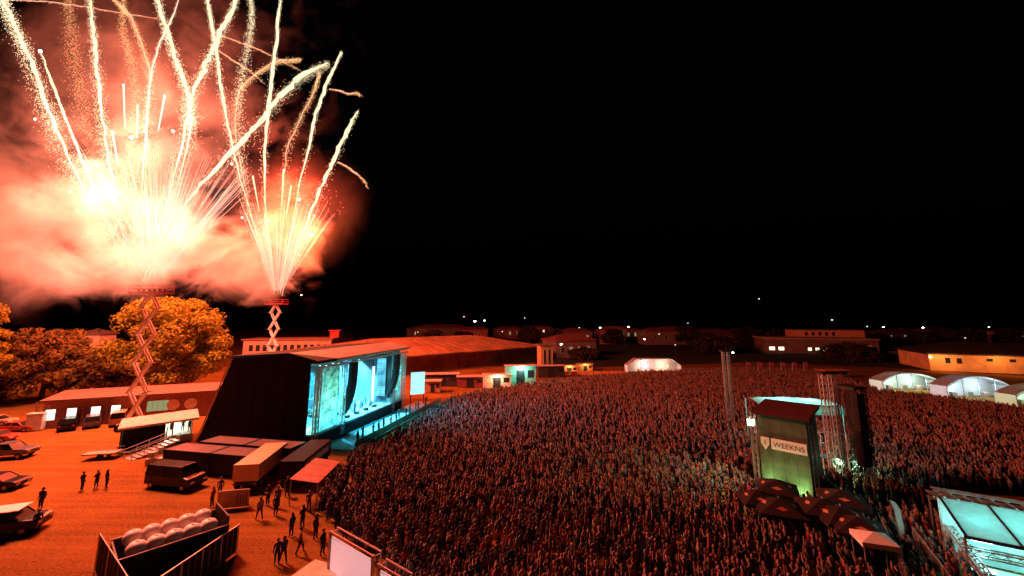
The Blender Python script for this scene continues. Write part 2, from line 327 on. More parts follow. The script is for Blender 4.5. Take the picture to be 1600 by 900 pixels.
# ------------------------------------------------------------------ firework smoke
def smoke():
    x0, x1, y0, y1, z0, z1 = -150, -12, 46, 138, 12, 105
    cx, cy_, cz = (x0 + x1) / 2, (y0 + y1) / 2, (z0 + z1) / 2
    o = MB().box(x0 - cx, x1 - cx, y0 - cy_, y1 - cy_, z0 - cz, z1 - cz).build('smoke', None)
    o.location = (cx, cy_, cz); tag(o, 'billowing smoke of the fireworks drifting left above the trees', 'smoke', kind='stuff')
    m = bpy.data.materials.new('firework_smoke'); m.use_nodes = True; n = m.node_tree; L = n.links.new
    for x in list(n.nodes): n.nodes.remove(x)
    out = n.nodes.new('ShaderNodeOutputMaterial'); tc = n.nodes.new('ShaderNodeTexCoord')
    def M(op, a, b=None, clamp=False):
        q = n.nodes.new('ShaderNodeMath'); q.operation = op; q.use_clamp = clamp
        for i, v in enumerate((a, b)):
            if v is None: continue
            if isinstance(v, (int, float)): q.inputs[i].default_value = v
            else: L(v, q.inputs[i])
        return q.outputs[0]
    def V(op, a, b):
        q = n.nodes.new('ShaderNodeVectorMath'); q.operation = op; L(a, q.inputs[0]); q.inputs[1].default_value = b; return q
    pos = tc.outputs['Object']
    nz = n.nodes.new('ShaderNodeTexNoise'); nz.inputs['Scale'].default_value = .095; nz.inputs['Detail'].default_value = 4.5; nz.inputs['Roughness'].default_value = .68; nz.inputs['Distortion'].default_value = .9
    L(pos, nz.inputs['Vector'])
    noise = nz.outputs[0]; dens = None
    lobes = [(D(40, 376, 72), (34, 8, 10.5), 1.0, .55, 4.4), (D(250, 392, 76), (16, 7, 8.5), .95, .60, 3.8), (D(360, 412, 100), (18, 8, 9.5), 1.0, .72, 3.8), (D(-60, 310, 78), (36, 9, 24), .8, .22, 4.2),
             (D(205, 418, 58), (11, 4, 5), .9, .5, 3.6), (D(402, 438, 99), (8.5, 5, 6.5), .95, .75, 3.0),
             (D(205, 300, 67), (13, 7, 17), .9, .045, 3.0), (D(445, 365, 107), (13, 7, 18), .95, .2, 2.4), (D(180, 225, 70), (30, 9, 26), .75, .028, 4.4), (D(462, 330, 106), (25, 16, 25), .8, .022, .8), (D(190, 100, 86), (42, 14, 34), .75, .05, 4.8)]
    for c, r, amp, dn, kn in lobes:
        q = V('SUBTRACT', pos, tuple(c - Vector((cx, cy_, cz)))); q = V('DIVIDE', q.outputs[0], r)
        ln = n.nodes.new('ShaderNodeVectorMath'); ln.operation = 'LENGTH'; L(q.outputs[0], ln.inputs[0])
        s = M('SUBTRACT', amp, ln.outputs['Value']); s = M('ADD', s, M('MULTIPLY', M('SUBTRACT', noise, .5), kn))
        s = M('MULTIPLY', s, 1.9, True); s = M('MULTIPLY', s, dn * .13)
        edge = M('SUBTRACT', 1.45, ln.outputs['Value'], True); s = M('MULTIPLY', s, M('MULTIPLY', edge, 2.2, True))
        dens = s if dens is None else M('ADD', dens, s)
    vs = n.nodes.new('ShaderNodeVolumeScatter'); vs.inputs['Color'].default_value = (.96, .90, .86, 1); vs.inputs['Anisotropy'].default_value = .1
    L(dens, vs.inputs['Density']); L(vs.outputs[0], out.inputs['Volume'])
    try: m.cycles.volume_sampling = 'MULTIPLE_IMPORTANCE'
    except Exception: pass
    try: m.cycles.volume_step_rate = .36
    except Exception: pass
    o.data.materials.clear(); o.data.materials.append(m)
smoke()
# ------------------------------------------------------------------ main stage
SO = P(476, 703); SF = P(622, 637); su = (SF - SO); SL = su.length; srz = yaw(su)
st = thing('festival_stage', 'large black covered concert stage with teal lit opening facing the crowd', 'stage', SO, srz)
SM = Matrix.Translation(SO) @ Matrix.Rotation(srz, 4, 'Z')
def SW(u, w_, z=0): return SM @ Vector((u, w_, z))
top = 11.9; DK = 1.8
MB().box(.3, SL - .3, -1.0, 14, DK - .25, DK).build('deck', mat('stage_deck', (.34, .35, .36), .5, var=.4), st)
MB().box(.4, SL - .4, -.9, -.8, .02, DK - .25).build('front_skirt', BLACK, st)
def side_wall(u, name):
    m = MB(); d = 12.6; b = 17.2
    for a0, a1 in ((u, u + .25),):
        m.prism([(0, 0)], 0, 0) if False else None
    prof = [(.15, .02), (b, .02), (d, top - .5), (3.0, top + .15), (.15, top - .35)]
    n = len(prof); vs = [(u, w_, z) for w_, z in prof] + [(u + .25, w_, z) for w_, z in prof]
    m.add(vs, [tuple(range(n)), tuple(range(2 * n - 1, n - 1, -1))] + [(i, i + n, (i + 1) % n + n, (i + 1) % n) for i in range(n)])
    return m.build(name, BLACK, st)
wall_near = side_wall(0, 'side_wall'); side_wall(SL - .25, 'side_wall')
for x0 in (1.2, 3.8, 6.2, 8.8, 11.4):       # laced cloth seams down the wall
    MB().bar((-.03, x0, .1), (-.03, x0, 11.2), .10, .06).build('cloth_seam', mat('seam_webbing', (.03, .022, .02), .8), wall_near)
m = MB(); m.add([(.1, 17.25, .02), (SL - .1, 17.25, .02), (SL - .1, 12.7, top - .45), (.1, 12.7, top - .45), (.1, 17.1, .02), (SL - .1, 17.1, .02), (SL - .1, 12.5, top - .45), (.1, 12.5, top - .45)],
    [(0, 1, 2, 3), (7, 6, 5, 4), (0, 4, 5, 1), (3, 2, 6, 7), (0, 3, 7, 4), (1, 5, 6, 2)]); m.build('back_wall', BLACK, st)
MB().bar((-.06, 17.3, .05), (-.06, 12.75, top - .35), .12).build('edge_piping', mat('pale_webbing', (.5, .45, .4), .7), wall_near)
TARP = mat('stage_roof_tarp', (.26, .19, .15), .7, var=.12, scale=.4)
def slab(name, q, t, mt, parent):
    lo = [(x, y, z - t) for x, y, z in q]; return MB().hexa(lo + list(q)).build(name, mt, parent)
slab('roof_slope', [(-.7, -1.6, top - .55), (SL + 1.0, -1.6, top - .55), (SL + 1.0, 3.0, top + .42), (-.7, 3.0, top + .42)], .16, TARP, st)
slab('roof_slope', [(-.7, 3.02, top + .42), (SL + 1.0, 3.02, top + .42), (SL + 1.0, 13.2, top - .2), (-.7, 13.2, top - .2)], .16, BLACK, st)
MB().add([(-.72, -1.62, top - .53), (3.2, -1.62, top - .53), (-.72, 3.0, top + .44), (-.72, -1.62, top - .9), (3.2, -1.62, top - .9), (-.72, 3.0, top - .9)], [(0, 1, 2), (0, 3, 4, 1), (0, 2, 5, 3)]).build('corner_flap', BLACK, st)
def truss(mb, a, b, s=.5, r=.045, k=None):
    a = Vector(a); b = Vector(b); d = b - a; L = d.length; dn = d.normalized()
    up = Vector((0, 0, 1)) if abs(dn.z) < .9 else Vector((1, 0, 0))
    x = dn.cross(up).normalized() * s / 2; y = x.cross(dn).normalized() * s / 2
    cs = [x + y, x - y, -x - y, -x + y]
    for c in cs: mb.bar(a + c, b + c, r * 2)
    n = k or max(2, int(L / s / 1.4))
    for i in range(n):
        p, q = a + d * i / n, a + d * (i + 1) / n
        for j in range(4): mb.bar(p + cs[j], q + cs[(j + 1) % 4], r)
    return mb
truss(MB(), (-.4, -1.2, top - 1.15), (SL + .8, -1.2, top - 1.15), .7, .06).build('front_truss', ALU, st)
truss(MB(), (2, 4, top - 1.6), (SL - 2, 4, top - 1.6), .5).build('lighting_truss', ALU, st)
truss(MB(), (2, 8.5, top - 2.2), (SL - 2, 8.5, top - 2.2), .5).build('lighting_truss', ALU, st)
for u in (.5, 6.2, SL - 4.2, SL - .1): truss(MB(), (u, -.95, .05), (u, -.95, top - 1.5), .5).build('roof_tower', ALU, st)
SCRIM = mat('light_mottled_scrim', (.10, .17, .14), .85, var=.55, scale=1.1, trans=.55, hue=(.42, .55, .46))  # mottling puts patchy backlight and scaffold shadows into the cloth colour
WW = 5.3
for k in range(3):                           # near sound wing: three hung scrim drops
    a, b = .3 + k * WW / 3, .3 + (k + 1) * WW / 3 - .06
    q = MB(); nn = 10
    vs = [(a + (b - a) * i / nn, -.55 + .09 * math.sin(i * 2.1 + k), z) for z in (1.2, 4, 7, top - 1.6) for i in range(nn + 1)]
    q.add(vs, [(j * (nn + 1) + i, j * (nn + 1) + i + 1, (j + 1) * (nn + 1) + i + 1, (j + 1) * (nn + 1) + i) for j in range(3) for i in range(nn)])
    q.build('scrim_drop', SCRIM, st, smooth=True)
vs = [(SL - 3.9 + .37 * i, -.55 + .09 * math.sin(i * 2), z) for z in (1.2, top - 1.6) for i in range(11)]
MB().add(vs, [(i, i + 1, i + 12, i + 11) for i in range(10)]).build('scrim_drop', SCRIM, st, smooth=True)
sc_f = MB()
for u in (1.0, 3, 5, 6.6):
    sc_f.bar((u, .9, .05), (u, .9, top - 1.6), .07)
for z in (2, 4, 6, 8, 10): sc_f.bar((1, .9, z), (6.6, .9, z), .07)
for z in (2, 4, 6, 8): sc_f.bar((1, .9, z), (3, .9, z + 2), .05).bar((5, .9, z), (3, .9, z + 2), .05)
sc_f.build('wing_scaffold', ALU, st)
MB().box(SL - 4.5, SL - 4.35, .1, 9.6, DK, top - 2).build('inner_drape', mat('blue_drape', (.08, .16, .22), .8), st)
MB().box(7.2, SL - 4.6, 9.6, 9.75, DK, top - 2).build('backdrop', mat('dark_backdrop', (.03, .05, .07), .8), st)
def stage_screen(u0, u1, z0, z1, col, s, lab):   # faces the near end, u0..u1 measured back from the stage front
    t = thing('video_screen', lab, 'screen', SW(SL - 4.9, u1, z0), srz - math.pi / 2, 'video screens on the stage')
    MB().box(0, u1 - u0, 0, .25, 0, z1 - z0).build('cabinet', DARK, t)
    nc, nr = max(1, round((u1 - u0) / 1.0)), max(1, round((z1 - z0) / 1.0)); cw, rh = (u1 - u0) / nc, (z1 - z0) / nr
    mt = bpy.data.materials.new('screen_picture'); mt.use_nodes = True; n = mt.node_tree; b = n.nodes['Principled BSDF']
    gm = n.nodes.new('ShaderNodeNewGeometry'); nz = n.nodes.new('ShaderNodeTexNoise'); nz.inputs['Scale'].default_value = .5; nz.inputs['Detail'].default_value = 3
    n.links.new(gm.outputs['Position'], nz.inputs['Vector']); rp = n.nodes.new('ShaderNodeValToRGB'); e = rp.color_ramp.elements
    e[0].position = .35; e[0].color = (*[c * .25 for c in col], 1); e[1].position = .68; e[1].color = (*[min(1, c * 1.3 + .05) for c in col], 1)
    n.links.new(nz.outputs[0], rp.inputs[0]); n.links.new(rp.outputs[0], b.inputs['Emission Color']); b.inputs['Emission Strength'].default_value = s
    b.inputs['Base Color'].default_value = (.02, .02, .02, 1)
    for i in range(nc):
        for j in range(nr): MB().box(i * cw + .02, (i + 1) * cw - .02, -.03, -.003, j * rh + .02, (j + 1) * rh - .02).build('screen_panel', mt, t)
    return t
stage_screen(7.3, 9.2, DK + 2.4, top - 2.2, (.05, .25, .6), 2.2, 'blue video screen deep inside the far end of the stage')
stage_screen(2.9, 6.4, DK + 3.4, top - 2.8, (.02, .06, .10), .9, 'dim wide video screen at the far end inside the stage')
stage_screen(.2, 2.0, DK + 1.2, top - 2.2, (.08, .5, .75), 1.5, 'narrow teal video screen at the front of the far stage end')
CY = (.03, .55, .9); CW = (.16, .8, 1.0)
BARL = glow('light_bar_cyan', (.45, .9, 1), 5)
for i, u in enumerate((6.85, 2.45)):
    t = thing('light_column', ['rear', 'front'][i] + ' upright cyan light bar beside the dim middle stage screen', 'stage light', SW(SL - 5.3, u, DK), srz)
    MB().box(-.3, .3, -.3, .3, 0, .2).build('base', DARK, t); MB().box(-.12, .12, -.12, .12, .2, 6.4).build('light_tube', BARL, t)
for i, (u, w_) in enumerate([(8.5, 4), (11.5, 4), (14.5, 4), (17.5, 4), (9.5, 8.5), (13, 8.5), (16.5, 8.5)]):
    z = top - (2.0 if w_ == 4 else 2.6)
    t = thing('moving_head_light', ['first', 'second', 'third', 'fourth', 'fifth', 'sixth', 'seventh'][i] + ' cyan spotlight hanging from the %s stage truss' % ('front' if w_ == 4 else 'rear'), 'stage light', SW(u, w_, z), srz, 'hanging stage lights')
    MB().box(-.2, .2, -.2, .2, .1, .3).build('yoke_base', DARK, t); MB().tube([(0, 0, .1), (0, -.1, -.25)], [.14, .2], 10).build('head', DARK, t)
    MB().tube([(0, -.105, -.255), (0, -.11, -.28)], .17, 10).build('lens', glow('lens_cyan', (.6, .95, 1), 14), t)
    light('beam', 'SPOT', (0, -.12, -.4), 22000, CW if i % 2 else CY, t, .15, (random.uniform(-2, 2), -3.2 if w_ == 4 else -4.5, -9), 75, .7)
light('wing_glow', 'POINT', (3.6, 2.2, 6), 1500, (.25, .95, .75), st, .5)
light('wing_glow', 'POINT', (2.6, 2.2, 2.6), 1300, (.12, .8, .9), st, .5)
light('wing_glow', 'POINT', (SL - 2, 2.2, 6), 1500, (.2, .8, .9), st, .5)
def speaker_hang(lab, u, w_, z0, n):
    t = thing('line_array', lab, 'loudspeaker', SW(u, w_, z0 - n * .55), srz, 'hung loudspeaker columns'); x = 0; zz = n * .55; a = 0
    MB().box(-.65, .65, -.3, .3, zz + .02, zz + .12).build('fly_frame', DARK, t)
    for i in range(n):
        a = (i / n) ** 2 * .7; o = MB().box(-.7, .7, -.38, .3, -.5, 0).build('speaker_cabinet', mat('speaker_black', (.015, .015, .016), .7), t, bevel=.02)
        o.location = (0, x, zz); o.rotation_euler = (a, 0, 0); x += .52 * math.sin(a); zz -= .52 * math.cos(a)
speaker_hang('tall black loudspeaker column hung at the near side of the stage opening', 7.2, -1.7, top - 1.6, 15)
speaker_hang('black loudspeaker column hung at the far side of the stage opening', SL - 4.6, -1.7, top - 1.6, 14)
hz = MB().box(7.4, SL - 5.8, .6, 9.0, DK + .02, top - 1.9).build('stage_haze', None); hz.location = SO; hz.rotation_euler = (0, 0, srz); tag(hz, 'thin cyan lit haze hanging inside the stage opening', 'haze', kind='stuff')
hm = bpy.data.materials.new('stage_haze'); hm.use_nodes = True; hn = hm.node_tree; hn.nodes.remove(hn.nodes['Principled BSDF']); pv = hn.nodes.new('ShaderNodeVolumePrincipled'); pv.inputs['Density'].default_value = .035; pv.inputs['Color'].default_value = (.9, .95, 1, 1)
hn.links.new(pv.outputs[0], hn.nodes['Material Output'].inputs['Volume']); hz.data.materials.clear(); hz.data.materials.append(hm)
# band gear on the deck
AMP = mat('amplifier_black', (.03, .03, .03), .7)
for i, (u, w_) in enumerate([(8.6, 5.8), (9.2, 6.8), (10.2, 4.6), (10.9, 7.2), (12.0, 5.4), (15.4, 5.2), (16.2, 7.2), (17.2, 4.8), (18.2, 6.8), (19.2, 5.2)]):
    t = thing('amplifier', nth(i) + ' amplifier stack on the stage counted from the near end', 'amplifier', SW(u, w_, DK), srz, 'amplifiers on the stage')
    MB().box(-.4, .4, -.2, .2, 0, .75).build('cabinet', AMP, t); MB().box(-.38, .38, -.17, .17, .76, 1.05).build('head', mat('amp_silver', (.4, .4, .4), .5), t)
for i in range(12):
    t = thing('equipment_case', nth(i) + ' pale equipment case on the stage deck from the near end', 'case', SW(8.3 + i * .95, 1.6 + 2.6 * ((i * 7) % 5) / 4, DK), srz + .3 * math.sin(i * 3), 'cases on the stage deck')
    MB().box(-.35, .35, -.25, .25, .08, .5 + .35 * (i % 3)).build('case_body', mat('case_pale', (.6, .62, .62), .5), t, bevel=.03); MB().box(-.36, .36, -.26, .26, .52 + .35 * (i % 3), .6 + .35 * (i % 3)).build('lid', STEEL, t)
t = thing('drum_kit', 'drum kit on a low riser at the middle of the stage', 'drum kit', SW(13.6, 6.4, DK), srz)
MB().box(-1.3, 1.3, -1.2, 1.2, 0, .5).build('riser', mat('riser_grey', (.3, .3, .3), .6), t)
DR = mat('drum_shell', (.6, .58, .55), .3)
MB().tube([(0, -.5, .82), (0, 0, .82)], .3, 16).build('bass_drum', DR, t)
for x, y, z in ((-.3, -.1, 1.25), (.3, -.1, 1.25), (.75, .3, 1.0), (-.7, .4, 1.05)): MB().tube([(x, y, z), (x, y, z + .25)], .2, 12).build('drum', DR, t)
for x in (-.9, .9, 0.4): MB().tube([(x, .1, .5), (x, .1, 1.7)], .02).lathe([(.01, .03), (.25, 0)], 12, (x, .1, 1.7)).build('cymbal', mat('brass', (.7, .5, .2), .3, metal=.8), t)
for i, u in enumerate((9.5, 12, 14.6, 17.2)):
    t = thing('stage_monitor', ['first', 'second', 'third', 'fourth'][i] + ' floor monitor wedge along the stage lip from the near end', 'loudspeaker', SW(u, .3, DK), srz, 'floor monitors on the stage lip')
    MB().prism([(-.35, 0), (.35, 0), (.35, .38), (-.35, .38)], -.25, .3).build('cabinet', AMP, t, bevel=.03); MB().box(-.3, .3, .301, .315, .05, .33).build('grille', DARK, t)
# pit in front of the stage and its barricade
pit = MB(); pit.hexa([(1, -6.2, .004), (SL + 6, -6.2, .004), (SL + 6, -1.05, .004), (1, -1.05, .004), (1, -6.2, .05), (SL + 6, -6.2, .05), (SL + 6, -1.05, .05), (1, -1.05, .05)])
o = pit.build('pit_flooring', mat('pale_track_panels', (.42, .44, .45), .6)); o.location = SO; o.rotation_euler = (0, 0, srz); tag(o, 'pale flooring of the pit between stage and barrier', kind='structure')
light('pit_wash', 'SPOT', (8, -1.3, top - 1.9), 15000, CY, st, .3, (10, -9, 0), 100, .8)
light('pit_wash', 'SPOT', (15, -1.3, top - 1.9), 16000, CY, st, .3, (16, -11, 0), 100, .8)
light('pit_wash', 'SPOT', (21, -1.3, top - 1.9), 15000, CY, st, .3, (23, -13, 0), 100, .8)
bm_ = None
NB = 26
for i in range(NB):
    u = 2 + i * 1.14
    if bm_ is None:
        t = thing('crowd_barrier', 'steel stage barrier section between the pit and the front row', 'barrier', (0, 0, 0), srz, 'barrier sections along the stage pit'); bm_ = t
        MB().box(-.55, .55, -.02, .02, .15, 1.1).build('barrier_panel', STEEL, t); MB().box(-.55, .55, .03, 1.0, .05, .09).build('foot_plate', STEEL, t)
        MB().bar((-.5, .9, .1), (-.5, .05, .95), .05).build('brace', STEEL, t); MB().bar((.5, .9, .1), (.5, .05, .95), .05).build('brace', STEEL, t)
    else: t = copy_tree(bm_)
    t.location = SW(u, -6.4); t['label'] = '%s steel barrier section from the near end of the stage pit' % nth(i)

# ------------------------------------------------------------------ boxes by pixels: base corner, direction along the ground
def frame(a, b):
    v = b - a; return a, yaw(v), v.length
def shipping_container(label, cx, rz, L=6.06, W=2.44, Hh=2.3, col=(.03, .028, .03), topc=(.10, .04, .035), group='dark containers beside the stage', cat='container', name='shipping_container', z=0):
    t = thing(name, label, cat, (cx.x, cx.y, z), rz, group)
    body = mat('container_%d_%d' % (col[0] * 1000, col[1] * 1000), col, .6); mt = mat('container_top_%d' % (topc[0] * 1000), topc, .7)
    q = MB(); nr = 22
    for s in (-1, 1):
        y = s * W / 2; vs = []
        for i in range(nr * 2 + 1):
            x = -L / 2 + .1 + (L - .2) * i / (nr * 2); d = .05 if (i // 1) % 2 else 0
            vs += [(x, y - s * d, .18), (x, y - s * d, Hh - .12)]
        q.add(vs, [(2 * i, 2 * i + 2, 2 * i + 3, 2 * i + 1) for i in range(nr * 2)])
    q.build('side_wall', body, t)
    MB().box(-L / 2 + .02, -L / 2 + .06, -W / 2 + .1, W / 2 - .1, .15, Hh - .1).build('end_wall', body, t)
    for s in (-1, 1): MB().box(L / 2 - .06, L / 2 - .02, .03 if s > 0 else -W / 2 + .1, W / 2 - .1 if s > 0 else -.03, .15, Hh - .1).build('door', body, t)
    fr = MB()
    for x in (-1, 1):
        for y in (-1, 1): fr.box(x * L / 2 - .08, x * L / 2 + .08, y * W / 2 - .08, y * W / 2 + .08, 0, Hh)
        fr.box(x * L / 2 - .07, x * L / 2 + .07, -W / 2 + .08, W / 2 - .08, .0, .16).box(x * L / 2 - .07, x * L / 2 + .07, -W / 2 + .08, W / 2 - .08, Hh - .13, Hh - .01)
    for y in (-1, 1): fr.box(-L / 2 + .08, L / 2 - .08, y * W / 2 - .06, y * W / 2 + .06, .0, .16).box(-L / 2 + .08, L / 2 - .08, y * W / 2 - .06, y * W / 2 + .06, Hh - .13, Hh - .01)
    fr.build('frame', body, t)
    MB().box(-L / 2 + .08, L / 2 - .08, -W / 2 + .06, W / 2 - .06, Hh - .06, Hh - .02).build('roof', mt, t)
    return t
ca = P(292, 744); cb = P(352, 752); dirc = (cb - ca); rzc = yaw(SW(0, 1) - SW(0, 0)) + math.pi
ax = Vector((math.cos(rzc), math.sin(rzc), 0)); ay = Vector((-ax.y, ax.x, 0))
c0 = P(285, 740) + ay * 1.4
for i, (da, db, lb) in enumerate([(0, 0, 'dark flat-topped container behind the parked black van'), (6.4, 0, 'dark container beside the white box truck'), (1.2, 3.2, 'dark container against the side wall of the stage'), (7.6, 3.2, 'dark container at the front corner of the stage side wall')]):
    shipping_container(lb, c0 + ax * da + ay * db, rzc)
# white box truck: near end face towards the camera
def box_truck(label, near, far, W, Hb, wall, group=None, cab=True):
    L = (far - near).length; t = thing('box_truck', label, 'truck', near, yaw(far - near), group)
    bx = MB().box(.02, L, -W / 2, W / 2, .9, Hb).build('cargo_box', wall, t, bevel=.04)
    MB().box(-.03, -.0, -W / 2 + .12, -.02, 1.0, Hb - .12).build('rear_door', wall, t); MB().box(-.03, 0, .02, W / 2 - .12, 1.0, Hb - .12).build('rear_door', wall, t)
    MB().box(0, L, -W / 2 + .3, W / 2 - .3, .55, .88).build('chassis', DARK, t)
    for x in (.9, 2.0, L - 1.0):
        for y in (-W / 2 + .2, W / 2 - .2):
            wh = MB().tube([(x, y - .17, .48), (x, y + .17, .48)], .48, 16).build('wheel', RUBBER, t)
            MB().tube([(x, y - .19, .48), (x, y + .19, .48)], .24, 12).build('rim', STEEL, wh)
    for y in (-W / 2 + .25, W / 2 - .25): MB().box(-.05, 0, y - .14, y + .14, .62, .78).build('tail_light', RED, t)
    if cab:
        c = MB().prism([(L + .1, .6), (L + 2.1, .6), (L + 2.1, 1.7), (L + 1.7, 2.7), (L + .1, 2.8)], -W / 2 + .1, W / 2 - .1).build('cab', wall, t, bevel=.04)
        MB().add([(L + 2.12, -W / 2 + .3, 1.75), (L + 2.12, W / 2 - .3, 1.75), (L + 1.76, W / 2 - .3, 2.6), (L + 1.76, -W / 2 + .3, 2.6)], [(0, 1, 2, 3)]).build('windscreen', GLASS, c)
        for y in (-W / 2 + .25, W / 2 - .25): MB().tube([(L + 1.2, y - .15, .48), (L + 1.2, y + .15, .48)], .48, 16).build('wheel', RUBBER, t)
    return t
bt0 = P(381, 768); bt1 = P(428, 728)
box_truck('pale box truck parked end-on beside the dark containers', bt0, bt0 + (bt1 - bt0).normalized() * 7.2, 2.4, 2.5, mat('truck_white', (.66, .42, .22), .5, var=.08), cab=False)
dt0 = P(452, 764); dt1 = P(512, 712)
t = box_truck('dark show truck with a lettered side between box truck and crowd', dt0, dt0 + (dt1 - dt0).normalized() * 7.4, 2.4, 2.6, mat('truck_dark', (.025, .012, .012), .9), cab=False)
sign = MB().box(.4, 6.9, -1.24, -1.212, 1.55, 2.4).build('lettered_banner', mat('banner_maroon', (.2, .07, .05), .6), t)
def text(body, size, loc, rot, m, parent, name='lettering', ext=.006, align='LEFT'):
    c = bpy.data.curves.new(name, 'FONT'); c.body = body; c.size = size; c.extrude = ext; c.align_x = align; c.materials.append(m)
    o = bpy.data.objects.new(name, c); C.objects.link(o); me = bpy.data.meshes.new_from_object(o.evaluated_get(bpy.context.evaluated_depsgraph_get())); bpy.data.objects.remove(o)
    me.name = name; o = bpy.data.objects.new(name, me); C.objects.link(o); o.parent = parent; o.location = loc; o.rotation_euler = rot; return o
LT = mat('pale_lettering', (.6, .5, .4), .6)
text('K', .85, (.55, -1.25, 1.66), (R(90), 0, 0), LT, sign)
for i in range(6): MB().box(1.6 + i * .82, 2.2 + i * .82, -1.26, -1.242, 1.7, 2.25 - .1 * (i % 2)).build('blurred_letter', LT, sign)
# orange-red awning in front of the dark truck
rd = thing('awning', 'sloping orange-red awning between the dark show truck and the crowd', 'awning', P(494, 770), yaw(dt1 - dt0))
AW = mat('awning_red', (.6, .2, .12), .7, trans=.3)
for i in range(4): MB().hexa([(-2.8 + i * 1.42, -1.2, 1.9), (-1.42 + i * 1.42, -1.2, 1.9), (-1.42 + i * 1.42, 1.4, 2.3), (-2.8 + i * 1.42, 1.4, 2.3), (-2.8 + i * 1.42, -1.2, 1.94), (-1.42 + i * 1.42, -1.2, 1.94), (-1.42 + i * 1.42, 1.4, 2.34), (-2.8 + i * 1.42, 1.4, 2.34)]).build('awning_panel', AW, rd)
for x in (-2.7, 2.7):
    for y in (-1.1, 1.3): MB().bar((x, y, 0), (x, y, 1.88 if y < 0 else 2.26), .08).build('leg', STEEL, rd)
# pale hoarding with a dark mark
h0, h1 = P(338, 797), P(388, 792)
t = thing('hoarding_panel', 'pale low hoarding board with a dark square mark near the box truck', 'hoarding', h0, yaw(h1 - h0)); Lh = (h1 - h0).length
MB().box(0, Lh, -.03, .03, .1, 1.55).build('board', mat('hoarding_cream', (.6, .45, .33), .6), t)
for x in (.2, Lh - .2): MB().bar((x, .05, 0), (x, .7, .02), .08).bar((x, .6, .05), (x, .06, 1.3), .05).build('prop', STEEL, t)
fr = MB(); x0 = Lh * .62
for a, b in (((x0, .5), (x0 + .75, .5)), ((x0 + .75, .5), (x0 + .75, 1.3)), ((x0, 1.3), (x0 + .75, 1.3)), ((x0, .5), (x0, 1.3)), ((x0 + .25, .7), (x0 + .25, 1.1)), ((x0 + .5, .7), (x0 + .5, 1.1))): fr.bar((a[0], -.045, a[1]), (b[0], -.045, b[1]), .07, .02)
fr.build('dark_mark', DARK, t)['kind'] = 'stuff'

# ------------------------------------------------------------------ cars
def make_car(kind, paint):
    t = thing('parked_car', 'car', 'car')
    if kind == 'sedan': L, W, prof, cab, zr = 4.5, 1.8, [(-2.25, .35), (2.25, .35), (2.27, .7), (2.0, .86), (.95, .93), (-1.55, .97), (-2.2, .95), (-2.27, .6)], [(1.05, .92), (.35, 1.4), (-.9, 1.42), (-1.75, .95)], 1.42
    elif kind == 'suv': L, W, prof, cab, zr = 4.8, 1.95, [(-2.4, .4), (2.4, .4), (2.42, .95), (2.2, 1.1), (1.1, 1.15), (-2.35, 1.15), (-2.42, .7)], [(1.25, 1.14), (.6, 1.78), (-2.1, 1.8), (-2.36, 1.14)], 1.8
    elif kind == 'van': L, W, prof, cab, zr = 5.6, 2.0, [(-2.8, .4), (2.8, .4), (2.82, .95), (2.55, 1.2), (1.9, 1.3), (-2.78, 1.3), (-2.82, .7)], [(2.0, 1.29), (1.3, 2.1), (-2.7, 2.15), (-2.79, 1.29)], 2.15
    else: L, W, prof, cab, zr = 5.4, 1.95, [(-2.7, .5), (2.7, .5), (2.72, 1.0), (2.5, 1.12), (1.2, 1.18), (-2.7, 1.15), (-2.72, .7)], [(1.25, 1.17), (.7, 1.78), (-.7, 1.8), (-.95, 1.17)], 1.8
    b = MB().prism(prof, -W / 2, W / 2).build('body', paint, t, bevel=.05)
    n = len(cab); ins = .16
    vs = [(x, -(W / 2 - .05 - (ins if z > 1.2 and i in (1, 2) else 0)), z) for i, (x, z) in enumerate(cab)] + [(x, (W / 2 - .05 - (ins if z > 1.2 and i in (1, 2) else 0)), z) for i, (x, z) in enumerate(cab)]
    MB().add(vs, [tuple(range(n)), tuple(range(2 * n - 1, n - 1, -1))] + [(i, i + n, (i + 1) % n + n, (i + 1) % n) for i in range(n)]).build('cabin_glass', GLASS, t)
    (xa, _), (xb, _) = cab[1], cab[2]
    MB().box(xb - .02, xa + .02, -(W / 2 - .2), W / 2 - .2, zr - .03, zr + .04).build('roof', paint, t, bevel=.02)
    pl = MB()
    for s in (-1, 1):
        for (p, q) in ((cab[0], cab[1]), (cab[3], cab[2]), (((cab[0][0] + cab[3][0]) / 2 - .1, cab[0][1]), ((xa + xb) / 2, zr))): pl.bar((p[0], s * (W / 2 - .05), p[1]), (q[0], s * (W / 2 - .2), q[1]), .08)
    pl.build('window_pillar', paint, t)['kind'] = 'stuff'
    if kind == 'pickup':
        MB().box(-2.62, -1.0, -W / 2 + .12, W / 2 - .12, 1.155, 1.19).build('load_bed', RUBBER, t)
    for x in (-L / 2 + .85, L / 2 - .85):
        for s in (-1, 1):
            y = s * (W / 2 - .1); wh = MB().tube([(x, y - .11, .34), (x, y + .11, .34)], .34, 18).build('wheel', RUBBER, t); MB().tube([(x, y - .12, .34), (x, y + .12, .34)], .19, 12).build('rim', STEEL, wh)
    hz = prof[2][1] - .1
    for s in (-1, 1):
        MB().box(L / 2 - .05, L / 2 + .04, s * (W / 2 - .32) - .2, s * (W / 2 - .32) + .2, hz - .12, hz + .05).build('headlight', mat('lamp_glass', (.6, .6, .6), .1), t)
        MB().box(-L / 2 - .04, -L / 2 + .05, s * (W / 2 - .25) - .15, s * (W / 2 - .25) + .15, hz - .1, hz + .08).build('tail_light', RED, t)
    return t
